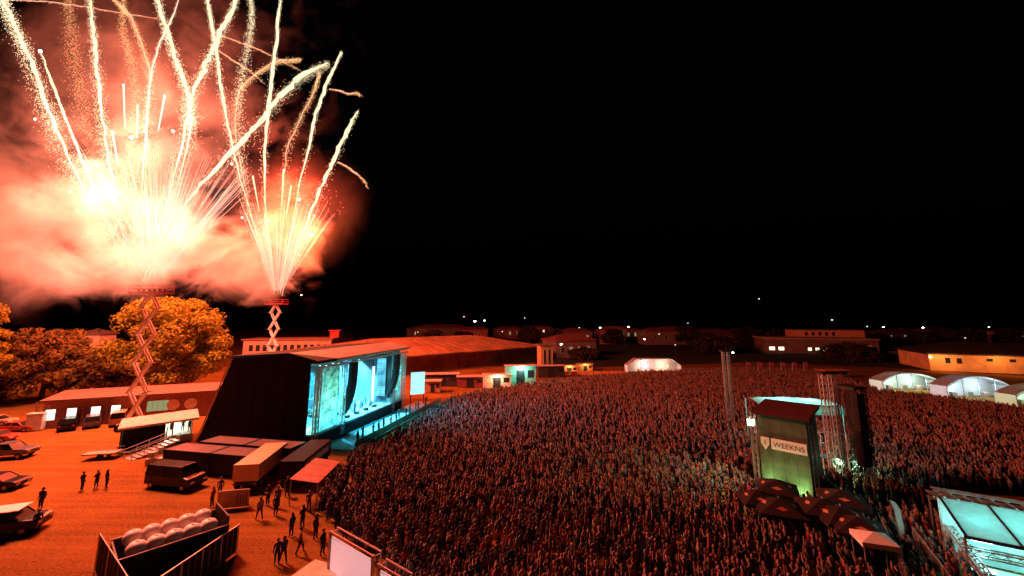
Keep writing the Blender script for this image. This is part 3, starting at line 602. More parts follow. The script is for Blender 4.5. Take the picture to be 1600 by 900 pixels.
def car(kind, paint, px, py, ang, label, group='vehicles in the car park'):
    t = make_car(kind, paint); t.location = P(px, py); t.rotation_euler.z = R(ang); tag(t, label, {'van': 'van', 'suv': 'car', 'sedan': 'car', 'pickup': 'pickup'}[kind], group); t.name = {'van': 'parked_van', 'pickup': 'pickup_truck'}.get(kind, 'parked_car'); return t
PB = mat('car_black', (.012, .012, .014), .25); PR = mat('car_red', (.4, .05, .03), .3); PW = mat('car_white', (.7, .68, .65), .3); PG = mat('car_grey', (.09, .09, .1), .3); PO = mat('car_tan', (.45, .3, .2), .35)
car('van', PB, 274, 760, -12, 'black van parked in front of the dark containers')
car('suv', PB, 107, 670, 130, 'small black car parked below the second lit window of the brick building')
car('suv', PG, 144, 666, 132, 'dark grey car parked below the third lit window of the brick building')
car('van', PO, 186, 662, 128, 'tan van parked beside the tall scissor lift')
car('sedan', PR, 28, 674, 12, 'red car parked at the far left near the white cabinet')
car('sedan', PO, -6, 664, 12, 'tan car cut by the left edge behind the red car')
car('sedan', PR, -8, 690, 12, 'dark red car cut by the left edge in front of the red one')
car('pickup', PG, 8, 716, 14, 'long dark pickup alone in the middle of the left edge')
car('sedan', PB, -6, 764, 10, 'black car with only its rounded end showing at the left edge')
jp = car('suv', PB, 4, 835, 22, 'black four-wheel drive with a white bonnet cover at the lower left')
MB().box(-.9, 1.1, -.86, .86, 1.845, 1.92).build('white_roof_cover', WHITE, jp, bevel=.03)
# flat trailer cart
t = thing('flat_trailer', 'small pale flat trailer left of the loading dock steps', 'trailer', P(160, 716), R(12))
MB().box(-1.7, 1.7, -.8, .8, .6, .75).build('bed', mat('trailer_wood', (.5, .36, .24), .7), t)
MB().bar((-1.7, -.8, 1.1), (1.7, -.8, 1.1), .06).bar((-1.7, .8, 1.1), (1.7, .8, 1.1), .06).build('side_rail', STEEL, t)['kind'] = 'stuff'
for y in (-.75, .75): MB().tube([(.2, y - .1, .34), (.2, y + .1, .34)], .34, 14).build('wheel', RUBBER, t)
MB().bar((1.7, 0, .6), (2.9, 0, .45), .08).build('drawbar', STEEL, t)

# ------------------------------------------------------------------ loading dock behind the stage
d0 = P(184, 708); d1 = P(300, 690); t = thing('loading_dock', 'dark-ended loading shelter with a thin pale roof behind the stage', 'shelter', d0, yaw(d1 - d0)); Ld = (d1 - d0).length
zh = zt(184, 668, d0)
MB().box(0, .15, 0, 5.5, 0, zh - .1).build('end_wall', BLACK, t); MB().box(.2, 4.4, -.05, .1, .05, zh - .3).build('side_screen', BLACK, t)
slab('roof', [(-.3, -.5, zh), (Ld + .5, -.5, zh + .15), (Ld + .5, 5.6, zh + .3), (-.3, 5.6, zh + .1)], .28, mat('dock_roof', (.6, .5, .42), .7), t)
MB().box(.2, Ld, 5.2, 5.35, 0, zh - .2).build('rear_wall', mat('dock_wall', (.5, .5, .45), .7), t)
for x in (4.6, Ld * .7, Ld - .2): MB().bar((x, 0, 0), (x, 0, zh - .2), .14).build('post', STEEL, t)
MB().box(4.6, Ld, .2, 5.0, 0.1, 1.1).build('dock_floor', mat('dock_floor', (.35, .34, .32), .7), t)
MB().box(Ld * .62, Ld * .62 + 1.4, 4.9, 5.0, zh - .75, zh - .5).build('light_fitting', glow('dock_lamp', (.95, 1, .85), 10), t)
light('dock_lamp_light', 'POINT', (Ld * .66, 3.5, zh - .8), 900, (.85, 1, .75), t, .3)
q = P(205, 720); t = thing('access_ramp', 'pale steel ramp with steps leading up to the loading shelter', 'ramp', q, yaw(P(262, 706) - q))
for i in range(9): MB().box(i * .55, i * .55 + .5, 0, 2.0, i * .13, i * .13 + .06).build('step', STEEL, t)
for y in (0, 2.0):
    r = MB(); r.bar((0, y, 1.0), (4.9, y, 2.1), .06).bar((0, y, .55), (4.9, y, 1.65), .05)
    for i in range(5): r.bar((i * 1.2, y, i * .28), (i * 1.2, y, 1.0 + i * .27), .06)
    r.build('hand_rail', STEEL, t)['kind'] = 'stuff'
t = thing('road_case_stack', 'cluster of pale equipment cases at the foot of the ramp', 'case', P(225, 728), R(10))
for x, y, z, s in ((0, 0, 0, .9), (1.1, .1, 0, .8), (2.2, .2, 0, .9), (.2, 0, .72, .7)): MB().box(x, x + s, y, y + .7, z + .1, z + .7).build('road_case', mat('case_grey', (.5, .45, .4), .5), t, bevel=.03)

# ------------------------------------------------------------------ brick building with lit windows on the left
b0 = P(62, 671); b1 = P(330, 649); t = thing('brick_building', 'low red brick building with small lit windows behind the parked cars', 'building', b0, yaw(b1 - b0)); Lb = (b1 - b0).length; hb = zt(62, 628, b0)
BR = mat('red_brick', (.30, .13, .09), .85, var=.25, scale=2.5); WN = glow('lit_window', (1, .92, .72), 2.4); FRW = mat('window_frame', (.6, .55, .5), .5)
wl = MB().box(0, Lb, 0, 6, 0, hb).build('wall', BR, t)
slab('roof', [(-.4, -.5, hb + .25), (Lb + .4, -.5, hb + .25), (Lb + .4, 6.4, hb + .8), (-.4, 6.4, hb + .8)], .22, mat('felt_roof', (.17, .08, .05), .85), t)
vb = (b1 - b0).normalized()
def along(px):                              # distance along the wall seen at that column
    r = ray(px, 640); a = r.x / r.y; return (a * b0.y - b0.x) / (vb.x - a * vb.y)
for px in (80, 113, 150, 181):
    x = along(px); wf = MB().box(x - .62, x + .62, -.06, -.005, 1.2, 2.9).build('window', FRW, t)
    for a in (-.54, .03):
        MB().box(x + a, x + a + .51, -.075, -.062, 1.28, 2.02).build('pane', WN, wf); MB().box(x + a, x + a + .51, -.075, -.062, 2.08, 2.82).build('pane', WN, wf)
x = along(246); wf = MB().box(x - 1.5, x + 1.5, -.06, -.005, 1.4, 3.2).build('window', FRW, t)
for k in range(4): MB().box(x - 1.42 + k * .72, x - .76 + k * .72, -.075, -.062, 1.48, 3.12).build('pane', glow('green_window', (.7, .85, .4), .35), wf)
for px in (270, 297):
    x = along(px); MB().lathe([(.001, -.05), (.9, -.05), (.9, .05), (.001, .05)], 20, (0, 0, 0)).build('wall_roundel', mat('roundel_cream', (.75, .62, .5), .6), t)
    o = [q for q in t.children if q.name.startswith('wall_roundel')][-1] if t.children else bpy.data.objects['wall_roundel']; o.rotation_euler = (R(90), 0, 0); o.location = (x, -.06, 2.3)
for px in (57, 130, 166, 225):
    x = along(px); MB().box(x - .12, x + .12, -.14, -.01, 0, hb).build('pilaster', BR, t)
t = thing('white_cabinet', 'tall white cabinet at the left corner of the brick building', 'cabinet', P(54, 673), yaw(vb))
MB().box(-.9, .9, -.6, .6, .1, 2.5).build('body', WHITE, t, bevel=.04); MB().box(-.95, .95, -.65, .65, 2.5, 2.62).build('lid', WHITE, t); MB().box(-.7, .7, -.63, -.605, .25, 2.3).build('door', FRW, t)

# ------------------------------------------------------------------ other buildings
def building(label, px0, px1, ybase, ytop, Y0, Y1, depth, wallm, roofm, rh=0, wins=None, cat='building', group='low buildings round the showground', name='building', zbase=None, overhang=.6):
    """front wall from column px0 at distance Y0 to column px1 at distance Y1."""
    a = D(px0, 500, Y0); b = D(px1, 500, Y1); a.z = b.z = 0; v = b - a; L = v.length
    hh = D((px0 + px1) / 2, ytop, (Y0 + Y1) / 2).z
    t = thing(name, label, cat, a, yaw(v), group)
    MB().box(0, L, 0, depth, 0, hh).build('wall', wallm, t)
    o = overhang
    if rh: MB().add([(-o, -o, hh), (L + o, -o, hh), (L + o, depth + o, hh), (-o, depth + o, hh), (depth * .4, depth / 2, hh + rh), (L - depth * .4, depth / 2, hh + rh), (-o, -o, hh - .4), (L + o, -o, hh - .4), (L + o, depth + o, hh - .4), (-o, depth + o, hh - .4)],
        [(0, 1, 5, 4), (1, 2, 5), (2, 3, 4, 5), (3, 0, 4), (6, 7, 1, 0), (7, 8, 2, 1), (8, 9, 3, 2), (9, 6, 0, 3), (6, 9, 8, 7)]).build('roof', roofm, t)
    else: MB().box(-o, L + o, -o, depth + o, hh + .003, hh + .35).build('roof', roofm, t)
    for (n, z0, z1, ww, m, x0, x1) in (wins or []):
        for i in range(n):
            x = L * x0 + (L * (x1 - x0)) * (i + .5) / n
            wf = MB().box(x - ww / 2 - .1, x + ww / 2 + .1, -.07, -.005, hh * z0 - .1, hh * z1 + .1).build('window', FRW, t)
            MB().box(x - ww / 2, x + ww / 2, -.09, -.072, hh * z0, hh * z1).build('pane', DG if (m is YW and random.random() < .6) else m, wf)
    return t, hh, L
WA = mat('weathered_render', (.5, .34, .24), .85, scale=.3); WD = mat('dark_render', (.16, .1, .08), .85, scale=.3); CORR = mat('warehouse_cladding', (.28, .10, .06), .7, var=.3, scale=.25)
RFM = mat('warehouse_roof', (.29, .13, .05), .8, var=.3, scale=.15); DG = mat('unlit_glass', (.03, .03, .035), .2); YW = glow('warm_window', (1, .8, .45), .25); GW = glow('greenish_window', (.8, 1, .6), 1.8)
wh, hw_, Lw = building('long warehouse with a broad orange-lit roof behind the stage', 545, 842, 0, 549, 112, 168, 46, CORR, RFM, 4.2, [], name='warehouse', overhang=2.4)
for i in range(22):
    x = Lw * (i + .5) / 22; MB().box(x - .12, x + .12, -.12, -.01, 0, hw_ - .45).build('cladding_rib', mat('rib_steel', (.22, .08, .05), .6), wh)
for i in range(18):
    x = Lw * (i + .5) / 18; MB().bar((x, -2.3, hw_ + .08), (x * .62 + Lw * .19, 22.5, hw_ + 4.2), .16).build('roof_seam', RFM, wh)
building('pale office block with a row of small windows behind the far lift', 384, 520, 0, 531, 150, 156, 14, WA, mat('block_roof', (.3, .15, .1), .8), 0, [(12, .55, .8, 1.4, DG, .05, .97)])
building('tan tower block standing at the end of the warehouse', 845, 863, 0, 540, 128, 129, 4, mat('tower_tan', (.5, .28, .14), .8), WD, 0, [(2, .3, .85, .7, DG, .1, .9)])
building('red stub of a stair tower on the roofline behind the stage', 517, 531, 0, 517, 165, 166, 4, mat('stair_red', (.5, .06, .04), .7), RED)
building('pale house with a dark window between the left trees', 122, 160, 0, 521, 128, 130, 9, mat('house_cream', (.6, .45, .33), .8), WD, 1.5, [(1, .6, .85, 1.6, DG, .3, .7)])
building('pale house at the far left edge behind the trees', -30, 26, 0, 543, 118, 120, 9, mat('house_pink', (.5, .36, .28), .8), WD, 1.5, [(2, .5, .8, 1.6, DG, .2, .9)])
building('low flat hall with lit doorways beyond the crowd', 1190, 1368, 0, 530, 205, 190, 20, WD, WA, 0, [(2, .18, .42, 2.4, GW, .03, .2), (3, .2, .4, 1.5, GW, .38, .58), (2, .2, .6, 1.5, YW, .9, .99)])
building('bright orange-lit upper storey behind the low flat hall', 1242, 1348, 0, 516, 235, 228, 14, mat('storey_orange', (.75, .35, .2), .8), WD, 0, [(5, .7, .9, 1.5, DG, .1, .6)])
rb, _, _ = building('broad orange building at the right edge beyond the white tents', 1442, 1720, 0, 555, 135, 118, 24, mat('render_ochre', (.85, .5, .22), .85, scale=.3), mat('dark_slate', (.05, .045, .045), .7), 3.2, [(2, .45, .75, 1.2, DG, .08, .22), (5, .62, .78, 1.4, DG, .3, .95)], overhang=.8)
lp = MB().box(.1, .5, -.5, -.1, 4.2, 4.5).build('wall_lamp', glow('sodium_lamp', (1, .75, .4), 14), rb)
light('wall_lamp_light', 'POINT', (3, -4.5, 5.0), 1500, (1, .36, .1), rb, .3); light('wall_lamp_light', 'POINT', (16, -4.5, 5.0), 1300, (1, .34, .09), rb, .3)
building('dim low house behind the food stalls near the tan tower block', 868, 930, 0, 531, 175, 182, 14, WD, mat('tile_dark_red', (.2, .05, .04), .8), 2.2, [(4, .3, .6, 1.6, YW, .05, .9)])
for i, (a, b, yt, Y, lb) in enumerate([(650, 730, 512, 330, 'far dark house left of the distant lamp pair'), (940, 1000, 516, 300, 'far dark house below two bright street lamps'), (1010, 1100, 518, 260, 'far dark shed behind the white marquee'), (1380, 1440, 520, 290, 'far dark house between the two right roofs'), (1450, 1530, 520, 330, 'far dark terrace above the orange building'), (1540, 1640, 522, 300, 'far dark block at the right edge of the skyline'), (1120, 1180, 522, 280, 'far dark house left of the flat hall')]):
    building(lb, a, b, 0, yt, Y, Y + 6, 14, WD, mat('tile_dark_red', (.2, .05, .04), .8), 2.5, [(5, .45, .75, 1.6, YW if i % 2 else DG, .05, .95)], group='far houses of the town')

# dim band of far roofs and trees along the edge of town
for i in range(16):
    a = 640 + i * 62 + random.uniform(-14, 14); Y = random.uniform(260, 420); wdt = random.uniform(28, 60); yt = 497 + (H - random.uniform(5, 9)) / Y * F_PX
    building('%s dim small far house from the left in the strip along the town edge' % nth(i), a, a + wdt, 0, yt, Y, Y + random.uniform(-8, 8), 11, random.choice([WD, WA, mat('far_wall_red', (.22, .07, .05), .85)]), mat('tile_dark_red'), random.uniform(1.5, 3), [(random.randint(2, 5), .4, .7, 1.5, YW if i % 3 else glow('far_window_bright', (1, .75, .4), 1.1), .05, .95)], group='dim far houses along the town edge')
# ------------------------------------------------------------------ distant street lamps
LAMP = glow('street_lamp_glow', (1, .95, .78), 22); LAMPD = glow('street_lamp_dim', (1, .9, .7), 5)
lamps = [(938, 512, 240, 1), (982, 511, 260, 1), (1007, 530, 190, 1), (877, 538, 170, 1), (1055, 539, 180, 0), (1145, 551, 160, 1), (1380, 511, 240, 1), (1442, 512, 250, 1), (1508, 528, 210, 0), (742, 502, 380, 1), (757, 501, 400, 1), (785, 518, 300, 0), (850, 516, 320, 0), (905, 512, 300, 0), (1545, 511, 300, 0), (1355, 510, 260, 0), (1030, 522, 260, 0), (1160, 518, 320, 0), (653, 519, 300, 0), (725, 495, 600, 0), (820, 497, 560, 0), (1300, 500, 500, 0), (1570, 520, 280, 0), (1075, 505, 420, 0)]
for i, (px, py, Y, br) in enumerate(lamps):
    p = D(px, py, Y); where = 'left of the tan tower block' if px < 845 else 'above the white marquee' if px < 1100 else 'above the flat hall' if px < 1375 else 'over the right edge of town'
    t = thing('street_lamp', ('bright' if br else 'faint') + ' distant lamp %s, %s lamp from the left' % (where, nth(sorted(l_[0] for l_ in lamps).index(px))), 'street lamp', (p.x, p.y, 0), 0, 'distant street lamps')
    MB().tube([(0, 0, 0), (0, 0, p.z)], [.12, .07], 6).build('pole', DARK, t)
    k = Y / 260 * (random.uniform(.7, 1.15) if br else random.uniform(.4, .75))
    MB().lathe([(.05, -.35 * k), (.55 * k, -.12 * k), (.6 * k, .1 * k), (.2 * k, .35 * k)], 10, (0, 0, p.z)).build('lamp_head', LAMP if br else random.choice([LAMPD, glow('street_lamp_sodium', (1, .55, .2), 4), glow('street_lamp_green', (.75, 1, .7), 4)]), t)
for px, py, lb in ((471, 461, 'single white light high on the hillside right of the far lift'), (1186, 467, 'faint single light on the dark hillside to the right')):
    r = ray(px, py); Y = 950
    while Y < 1790 and D(px, py, Y).z > hill_z(D(px, py, Y).x, Y) + 6: Y += 5
    p = D(px, py, Y); t = thing('hillside_lamp', lb, 'lamp', (p.x, p.y, p.z - 6), 0)
    MB().tube([(0, 0, -2), (0, 0, 6)], .3, 6).build('pole', DARK, t); MB().lathe([(.3, -1.6), (2.0, 0), (.3, 1.6)], 10, (0, 0, 6)).build('lamp_head', LAMP if px < 500 else LAMPD, t)

# ------------------------------------------------------------------ trees
def leaf_mat(name, c0, c1):
    m = mat(name, c0, .8, var=.3, scale=.6, trans=.25, hue=c1); return m
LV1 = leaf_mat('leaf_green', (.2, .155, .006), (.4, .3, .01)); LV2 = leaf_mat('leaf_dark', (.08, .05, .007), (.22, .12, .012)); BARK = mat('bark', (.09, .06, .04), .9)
def tree(label, base, hgt, rx, leaves, m, seed, size=.42, low=.18, group='trees at the left edge of the showground'):
    rr = np.random.default_rng(seed); t = thing('broadleaf_tree', label, 'tree', base, 0, group)
    tr = MB(); tr.tube([(0, 0, 0), (.1, .1, hgt * .2), (0, 0, hgt * .45), (.1, 0, hgt * .75)], [hgt * .035, hgt * .026, hgt * .017, hgt * .006], 9)
    cl = []
    n = 70
    for i in range(n):
        a = rr.uniform(0, 2 * math.pi); zf = rr.uniform(low, 1); prof = math.sin(math.pi * (0.18 + .74 * (zf - low) / (1 - low))) ** .6
        rad = rx * prof * rr.uniform(.45, .88); c = Vector((math.cos(a) * rad, math.sin(a) * rad * .9, hgt * (zf * .93)))
        cl.append((c, rx * rr.uniform(.14, .3)))
        if i % 3 == 0: tr.tube([(0, 0, hgt * .25 + .3 * c.z * .5), tuple(c * .55 + Vector((0, 0, hgt * .12))), tuple(c)], [hgt * .012, hgt * .007, .03], 5)
    tr.build('trunk', BARK, t)
    k = leaves; ci = rr.integers(0, n, k); ctr = np.array([tuple(c[0]) for c in cl])[ci]; rd = np.array([c[1] for c in cl])[ci]
    d = rr.normal(0, 1, (k, 3)); d /= np.linalg.norm(d, axis=1)[:, None]; rads = rd * (rr.random(k) ** .28)
    p = ctr + d * rads[:, None] * np.array([1.1, 1.1, .8]); p[:, 2] = np.maximum(p[:, 2], hgt * low * .5)
    nrm = d + rr.normal(0, .5, (k, 3)) + np.array([0, 0, .3]); nrm /= np.linalg.norm(nrm, axis=1)[:, None]
    u = np.cross(nrm, rr.normal(0, 1, (k, 3))); u /= np.linalg.norm(u, axis=1)[:, None]; v = np.cross(nrm, u)
    s = rr.uniform(.55, 1.1, k)[:, None] * size
    vs = np.stack([p - u * s, p + v * s * .6, p + u * s, p - v * s * .6], 1).reshape(-1, 3); f = np.arange(k * 4).reshape(-1, 4)
    me = bpy.data.meshes.new('crown'); me.from_pydata(vs.tolist(), [], f.tolist()); me.materials.append(m)
    o = bpy.data.objects.new('crown', me); C.objects.link(o); o.parent = t; o['kind'] = 'stuff'
    return t
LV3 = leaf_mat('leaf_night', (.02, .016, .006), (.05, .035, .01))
def tree_at(label, px, ytop, Y, rpx, leaves, m, seed, **k):
    b = D(px, 500, Y); tree(label, (b.x, b.y, 0), D(px, ytop, Y).z, rpx / F_PX * Y, leaves, m, seed, **k)
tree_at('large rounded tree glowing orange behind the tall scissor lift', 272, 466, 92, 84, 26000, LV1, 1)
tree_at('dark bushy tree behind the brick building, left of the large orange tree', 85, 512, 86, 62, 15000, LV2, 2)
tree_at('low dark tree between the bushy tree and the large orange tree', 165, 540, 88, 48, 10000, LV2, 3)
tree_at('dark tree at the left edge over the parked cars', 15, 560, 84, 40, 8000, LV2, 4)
tree_at('tall tree of which only a branch shows at the left edge', -28, 470, 74, 42, 8000, LV1, 5)
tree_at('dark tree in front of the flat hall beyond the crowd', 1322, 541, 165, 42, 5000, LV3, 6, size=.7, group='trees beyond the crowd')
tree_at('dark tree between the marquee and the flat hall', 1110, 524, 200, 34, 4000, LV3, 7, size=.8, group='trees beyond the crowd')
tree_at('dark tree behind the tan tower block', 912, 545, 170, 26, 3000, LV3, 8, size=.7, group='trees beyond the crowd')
tree_at('small greenish lit shrub tree at the end of the flat hall', 1408, 552, 170, 26, 3000, leaf_mat('leaf_lit_green', (.12, .16, .03), (.2, .22, .05)), 9, size=.6, low=.05, group='trees beyond the crowd')

for i in range(14):
    tree_at('%s dark far tree from the left along the edge of town' % nth(i), 668 + i * 70 + random.uniform(-20, 20), random.uniform(510, 522), random.uniform(200, 290), random.uniform(14, 26), 1800, LV3, 20 + i, size=1.0, group='dark far trees along the town edge')
# ------------------------------------------------------------------ tents, screens and stalls beyond the crowd
CANV = mat('white_canvas', (.78, .78, .76), .8, var=.05, trans=.5)
CANVR = mat('roof_canvas', (.28, .28, .28), .85, var=.08, trans=.06)
def marquee(label, px0, px1, ybase, ytop, Yd, depth, col, e, group='white event tents', arch=True):
    a = D(px0, 600, Yd); b = D(px1, 600, Yd); L = b.x - a.x; hh = D(px0, ytop, Yd).z
    t = thing('marquee_tent', label, 'tent', (a.x, Yd, 0), 0, group); n = 12; q = MB(); eave = hh * .56
    prof = [(L * i / n, eave + (hh - eave) * (math.sin(math.pi * i / n) ** .8 if arch else min(1, 6 * min(i / n, 1 - i / n)))) for i in range(n + 1)]
    vs = [(x, 0, z) for x, z in prof] + [(x, depth, z) for x, z in prof]
    q.add(vs, [(i, i + 1, i + n + 2, i + n + 1) for i in range(n)]); q.build('canopy', CANVR, t, smooth=True)
    MB().add([(0, depth, .1), (L, depth, .1)] + [(x, depth - .02, z - .02) for x, z in reversed(prof)], [tuple(range(n + 3))]).build('back_wall', CANV, t)
    for x in (0.05, L - .05): MB().add([(x, .05, .1), (x, depth - .05, .1), (x, depth - .05, eave - .02), (x, .05, eave - .02)], [(0, 1, 2, 3)]).build('side_wall', CANV, t)
    for i in range(0, n + 1, 3): MB().bar((prof[i][0], -.05, 0), (prof[i][0], -.05, prof[i][1]), .1).build('frame_post', STEEL, t)
    MB().add([(x, -.03, z) for x, z in prof] + [(x, -.03, z - .35) for x, z in reversed(prof)], [tuple(range(2 * n + 2))]).build('front_valance', CANV, t)
    for k in range(3):
        x = L * (k + 1) / 4; MB().box(x - .6, x + .6, depth * .5, depth * .5 + .6, 0, 1.1).build('counter', mat('counter_wood', (.35, .25, .18), .7), t)
    light('tent_lamp', 'POINT', (L * .33, depth * .35, eave * .92), e, col, t, .25); light('tent_lamp', 'POINT', (L * .7, depth * .35, eave * .92), e, col, t, .25)
    return t
marquee('white arched tent lit pale green, left of the pair at right', 1379, 1471, 615, 583, 97, 3.6, (.72, 1, .85), 650)
marquee('white arched tent lit bluish, right of the pair by the orange building', 1478, 1580, 625, 588, 88, 3.6, (.62, .85, 1), 600)
marquee('green lit tent cut by the right edge of the picture', 1584, 1700, 640, 603, 80, 3.6, (.5, 1, .55), 600)
t = marquee('long low white marquee glowing peach and pink at the back of the crowd', 982, 1066, 582, 561, 128, 3.5, (1, .6, .42), 1000, arch=False)
light('pink_lamp', 'POINT', ((D(1015, 600, 128).x - t.location.x), 3.5, 2.2), 700, (1, .3, .9), t, .3)
# bright side screen right of the stage
def panel_screen(label, px0, px1, y0, y1, Y, col, s):
    a = D(px0, y1, Y); b = D(px1, y1, Y + 1.2); t = thing('side_screen', label, 'screen', (a.x, a.y, 0), yaw(Vector((b.x - a.x, b.y - a.y, 0)))); L = (Vector((b.x, b.y)) - Vector((a.x, a.y))).length
    z0, z1 = a.z, D(px0, y0, Y).z
    for x in (.1, L - .1): MB().bar((x, .2, 0), (x, .2, z1), .15).build('post', DARK, t)
    MB().box(0, L, .02, .18, z0, z1).build('cabinet', DARK, t); mm = glow('side_screen_glow', col, s, sample=True)
    for i in range(2):
        for j in range(4): MB().box(L * i / 2 + .015, L * (i + 1) / 2 - .015, -.02, .015, z0 + (z1 - z0) * j / 4 + .015, z0 + (z1 - z0) * (j + 1) / 4 - .015).build('screen_panel', mm, t)
panel_screen('bright white-cyan upright screen just right of the stage', 641, 663, 582, 617, 82, (.42, .9, 1), 1.25)
# stalls and containers between stage and marquee
def stall(label, px, py, wpx, hpx, col, group='stalls and cabins right of the stage', name='site_cabin', top=None, depth=2.6, lamp=None):
    b = P(px, py); Wd = wpx / F_PX * b.y; Hh = zt(px, py - hpx, b); t = thing(name, label, 'cabin', b, R(6), group); mm = mat('cabin_%d_%d' % (col[0] * 100, col[1] * 100), col, .7); tm = mat('cabin_roof_pale', (.6, .45, .35), .6)
    MB().box(-Wd / 2, Wd / 2, 0, depth, .1, Hh).build('wall', mm, t); MB().box(-Wd / 2 - .25, Wd / 2 + .25, -.5, depth + .2, Hh + .003, Hh + .15).build('roof', top or tm, t)
    MB().box(-Wd * .15, Wd * .12, -.05, -.003, .15, Hh * .8).build('door', DG, t); MB().box(Wd * .22, Wd * .42, -.05, -.003, Hh * .45, Hh * .8).build('window', DG, t)
    if lamp: light('cabin_lamp', 'POINT', (0, -.9, Hh * .85), lamp[0], lamp[1], t, .2)
    return t
stall('orange cabin directly right of the bright side screen', 676, 614, 22, 18, (.5, .24, .12))
stall('long dark cabin with a pale roof edge behind the orange cabin', 690, 604, 50, 19, (.06, .04, .04))
stall('dark red cabin between the pale-roofed cabin and the cream tent', 735, 606, 40, 17, (.25, .05, .04))
stall('cream tent-like cabin left of the green lit stall', 777, 607, 42, 21, (.8, .62, .45), lamp=(500, (1, .7, .45)))
t = stall('green lit stall with two glowing bays at the back of the crowd', 814, 605, 46, 33, (.25, .55, .45), lamp=(900, (.35, 1, .75)))
stall('dark low cabin right of the green lit stall', 862, 590, 40, 18, (.05, .04, .05))
stall('small orange cabin below the tan tower block', 890, 583, 26, 11, (.7, .35, .12), lamp=(250, (1, .55, .2)))
stall('small orange kiosk right of the small orange cabin', 915, 580, 22, 11, (.7, .33, .12), lamp=(250, (1, .55, .2)))
stall('white kiosk rising out of the crowd near the orange tables', 884, 606, 18, 9, (.75, .7, .65))
for i in range(8):
    b = P(884 + i * 12.5, 586); t = thing('bar_table', '%s orange covered table in the row behind the crowd' % ['first', 'second', 'third', 'fourth', 'fifth', 'sixth', 'seventh', 'eighth'][i], 'table', b, 0, 'row of orange tables')
    MB().box(-1, 1, -.5, .5, 1.0, 1.08).build('table_top', mat('orange_cloth', (.8, .3, .12), .7), t); MB().box(-.98, .98, -.48, .48, .05, .995).build('table_cloth', mat('orange_cloth'), t)
t = stall('orange roofed cabin behind the twin truss towers', 1308, 590, 42, 11, (.2, .08, .05), top=mat('orange_roof', (.8, .22, .1), .6))
for i in range(6):
    b = P(1168 + i * 18, 590); t = thing('pink_flag', '%s small pink flag in the row at the back right of the crowd' % ['first', 'second', 'third', 'fourth', 'fifth', 'sixth'][i], 'flag', b, 0, 'row of pink flags')
    MB().tube([(0, 0, 0), (0, 0, 4.4)], .05).build('pole', STEEL, t); MB().add([(0, 0, 2.8), (1.2, .15, 2.8), (1.3, -.1, 3.6), (1.2, .1, 4.3), (0, 0, 4.3)], [(0, 1, 2, 3, 4)]).build('cloth', mat('pink_cloth', (.6, .08, .25), .7, trans=.3), t)

# ------------------------------------------------------------------ truss masts
def mast(label, px, yb, yt, sep, s=.35):
    b = P(px, yb); z = zt(px, yt, b); t = thing('truss_mast', label, 'mast', b, R(10), 'truss masts in the crowd')
    for x in (-sep / 2, sep / 2): truss(MB(), (x, 0, 0), (x, 0, z), s, .04).build('truss_leg', ALU, t)
    MB().box(-sep / 2 - .4, sep / 2 + .4, -.4, .4, z + .01, z + .2).build('head_block', DARK, t); MB().box(-sep / 2 - .7, sep / 2 + .7, -.7, .7, 0, .25).build('base_plate', DARK, t)
    return t
mast('slim twin-legged mast standing alone in the crowd left of the tower', 1143, 668, 549, .9, .3)
mast('twin truss mast right of the signed tower', 1311, 752, 584, 1.2, .45)
b = P(1347, 764); zt_ = zt(1336, 606, b); t = thing('delay_speaker_tower', 'tall dark loudspeaker tower right of the twin truss mast', 'loudspeaker', b, R(20))
for x, y in ((-.8, -.8), (.8, -.8), (.8, .8), (-.8, .8)): truss(MB(), (x, y, 0), (x, y, zt_), .3, .03).build('truss_leg', DARK, t)
for i in range(14): MB().box(-.6, .6, -.9, -.2, zt_ - 1 - i * .5, zt_ - .53 - i * .5).build('speaker_cabinet', mat('speaker_black'), t)
MB().box(-1, 1, -1, 1, zt_, zt_ + .2).build('head_block', DARK, t)
for i, (px, py) in enumerate([(1299, 748), (1330, 752)]):
    b = P(px, py); t = thing('scaffold_frame', ['left', 'right'][i] + ' green lit scaffold frame at the foot of the loudspeaker towers', 'scaffold', b, R(15))
    f_ = MB()
    for x in (-1, 0, 1):
        for y in (-.7, .7): f_.bar((x, y, 0), (x, y, 4.6), .07)
    for z in (1, 2.2, 3.4, 4.5):
        for y in (-.7, .7): f_.bar((-1, y, z), (1, y, z), .06)
    for z in (0, 1.2, 2.4): f_.bar((-1, -.7, z), (1, -.7, z + 1.2), .05)
    f_.build('scaffold_tubes', mat('scaffold_pale', (.5, .52, .45), .5), t); MB().box(-1, 1, -.65, .65, 2.2, 2.28).build('platform', DARK, t)
    MB().box(.5, .8, -.75, -.6, 1.6, 1.8).build('work_lamp', glow('green_work_lamp', (.6, 1, .6), 4), t)
    light('work_lamp_light', 'POINT', (.3, -1.1, 1.9), 120, (.5, 1, .55), t, .1)

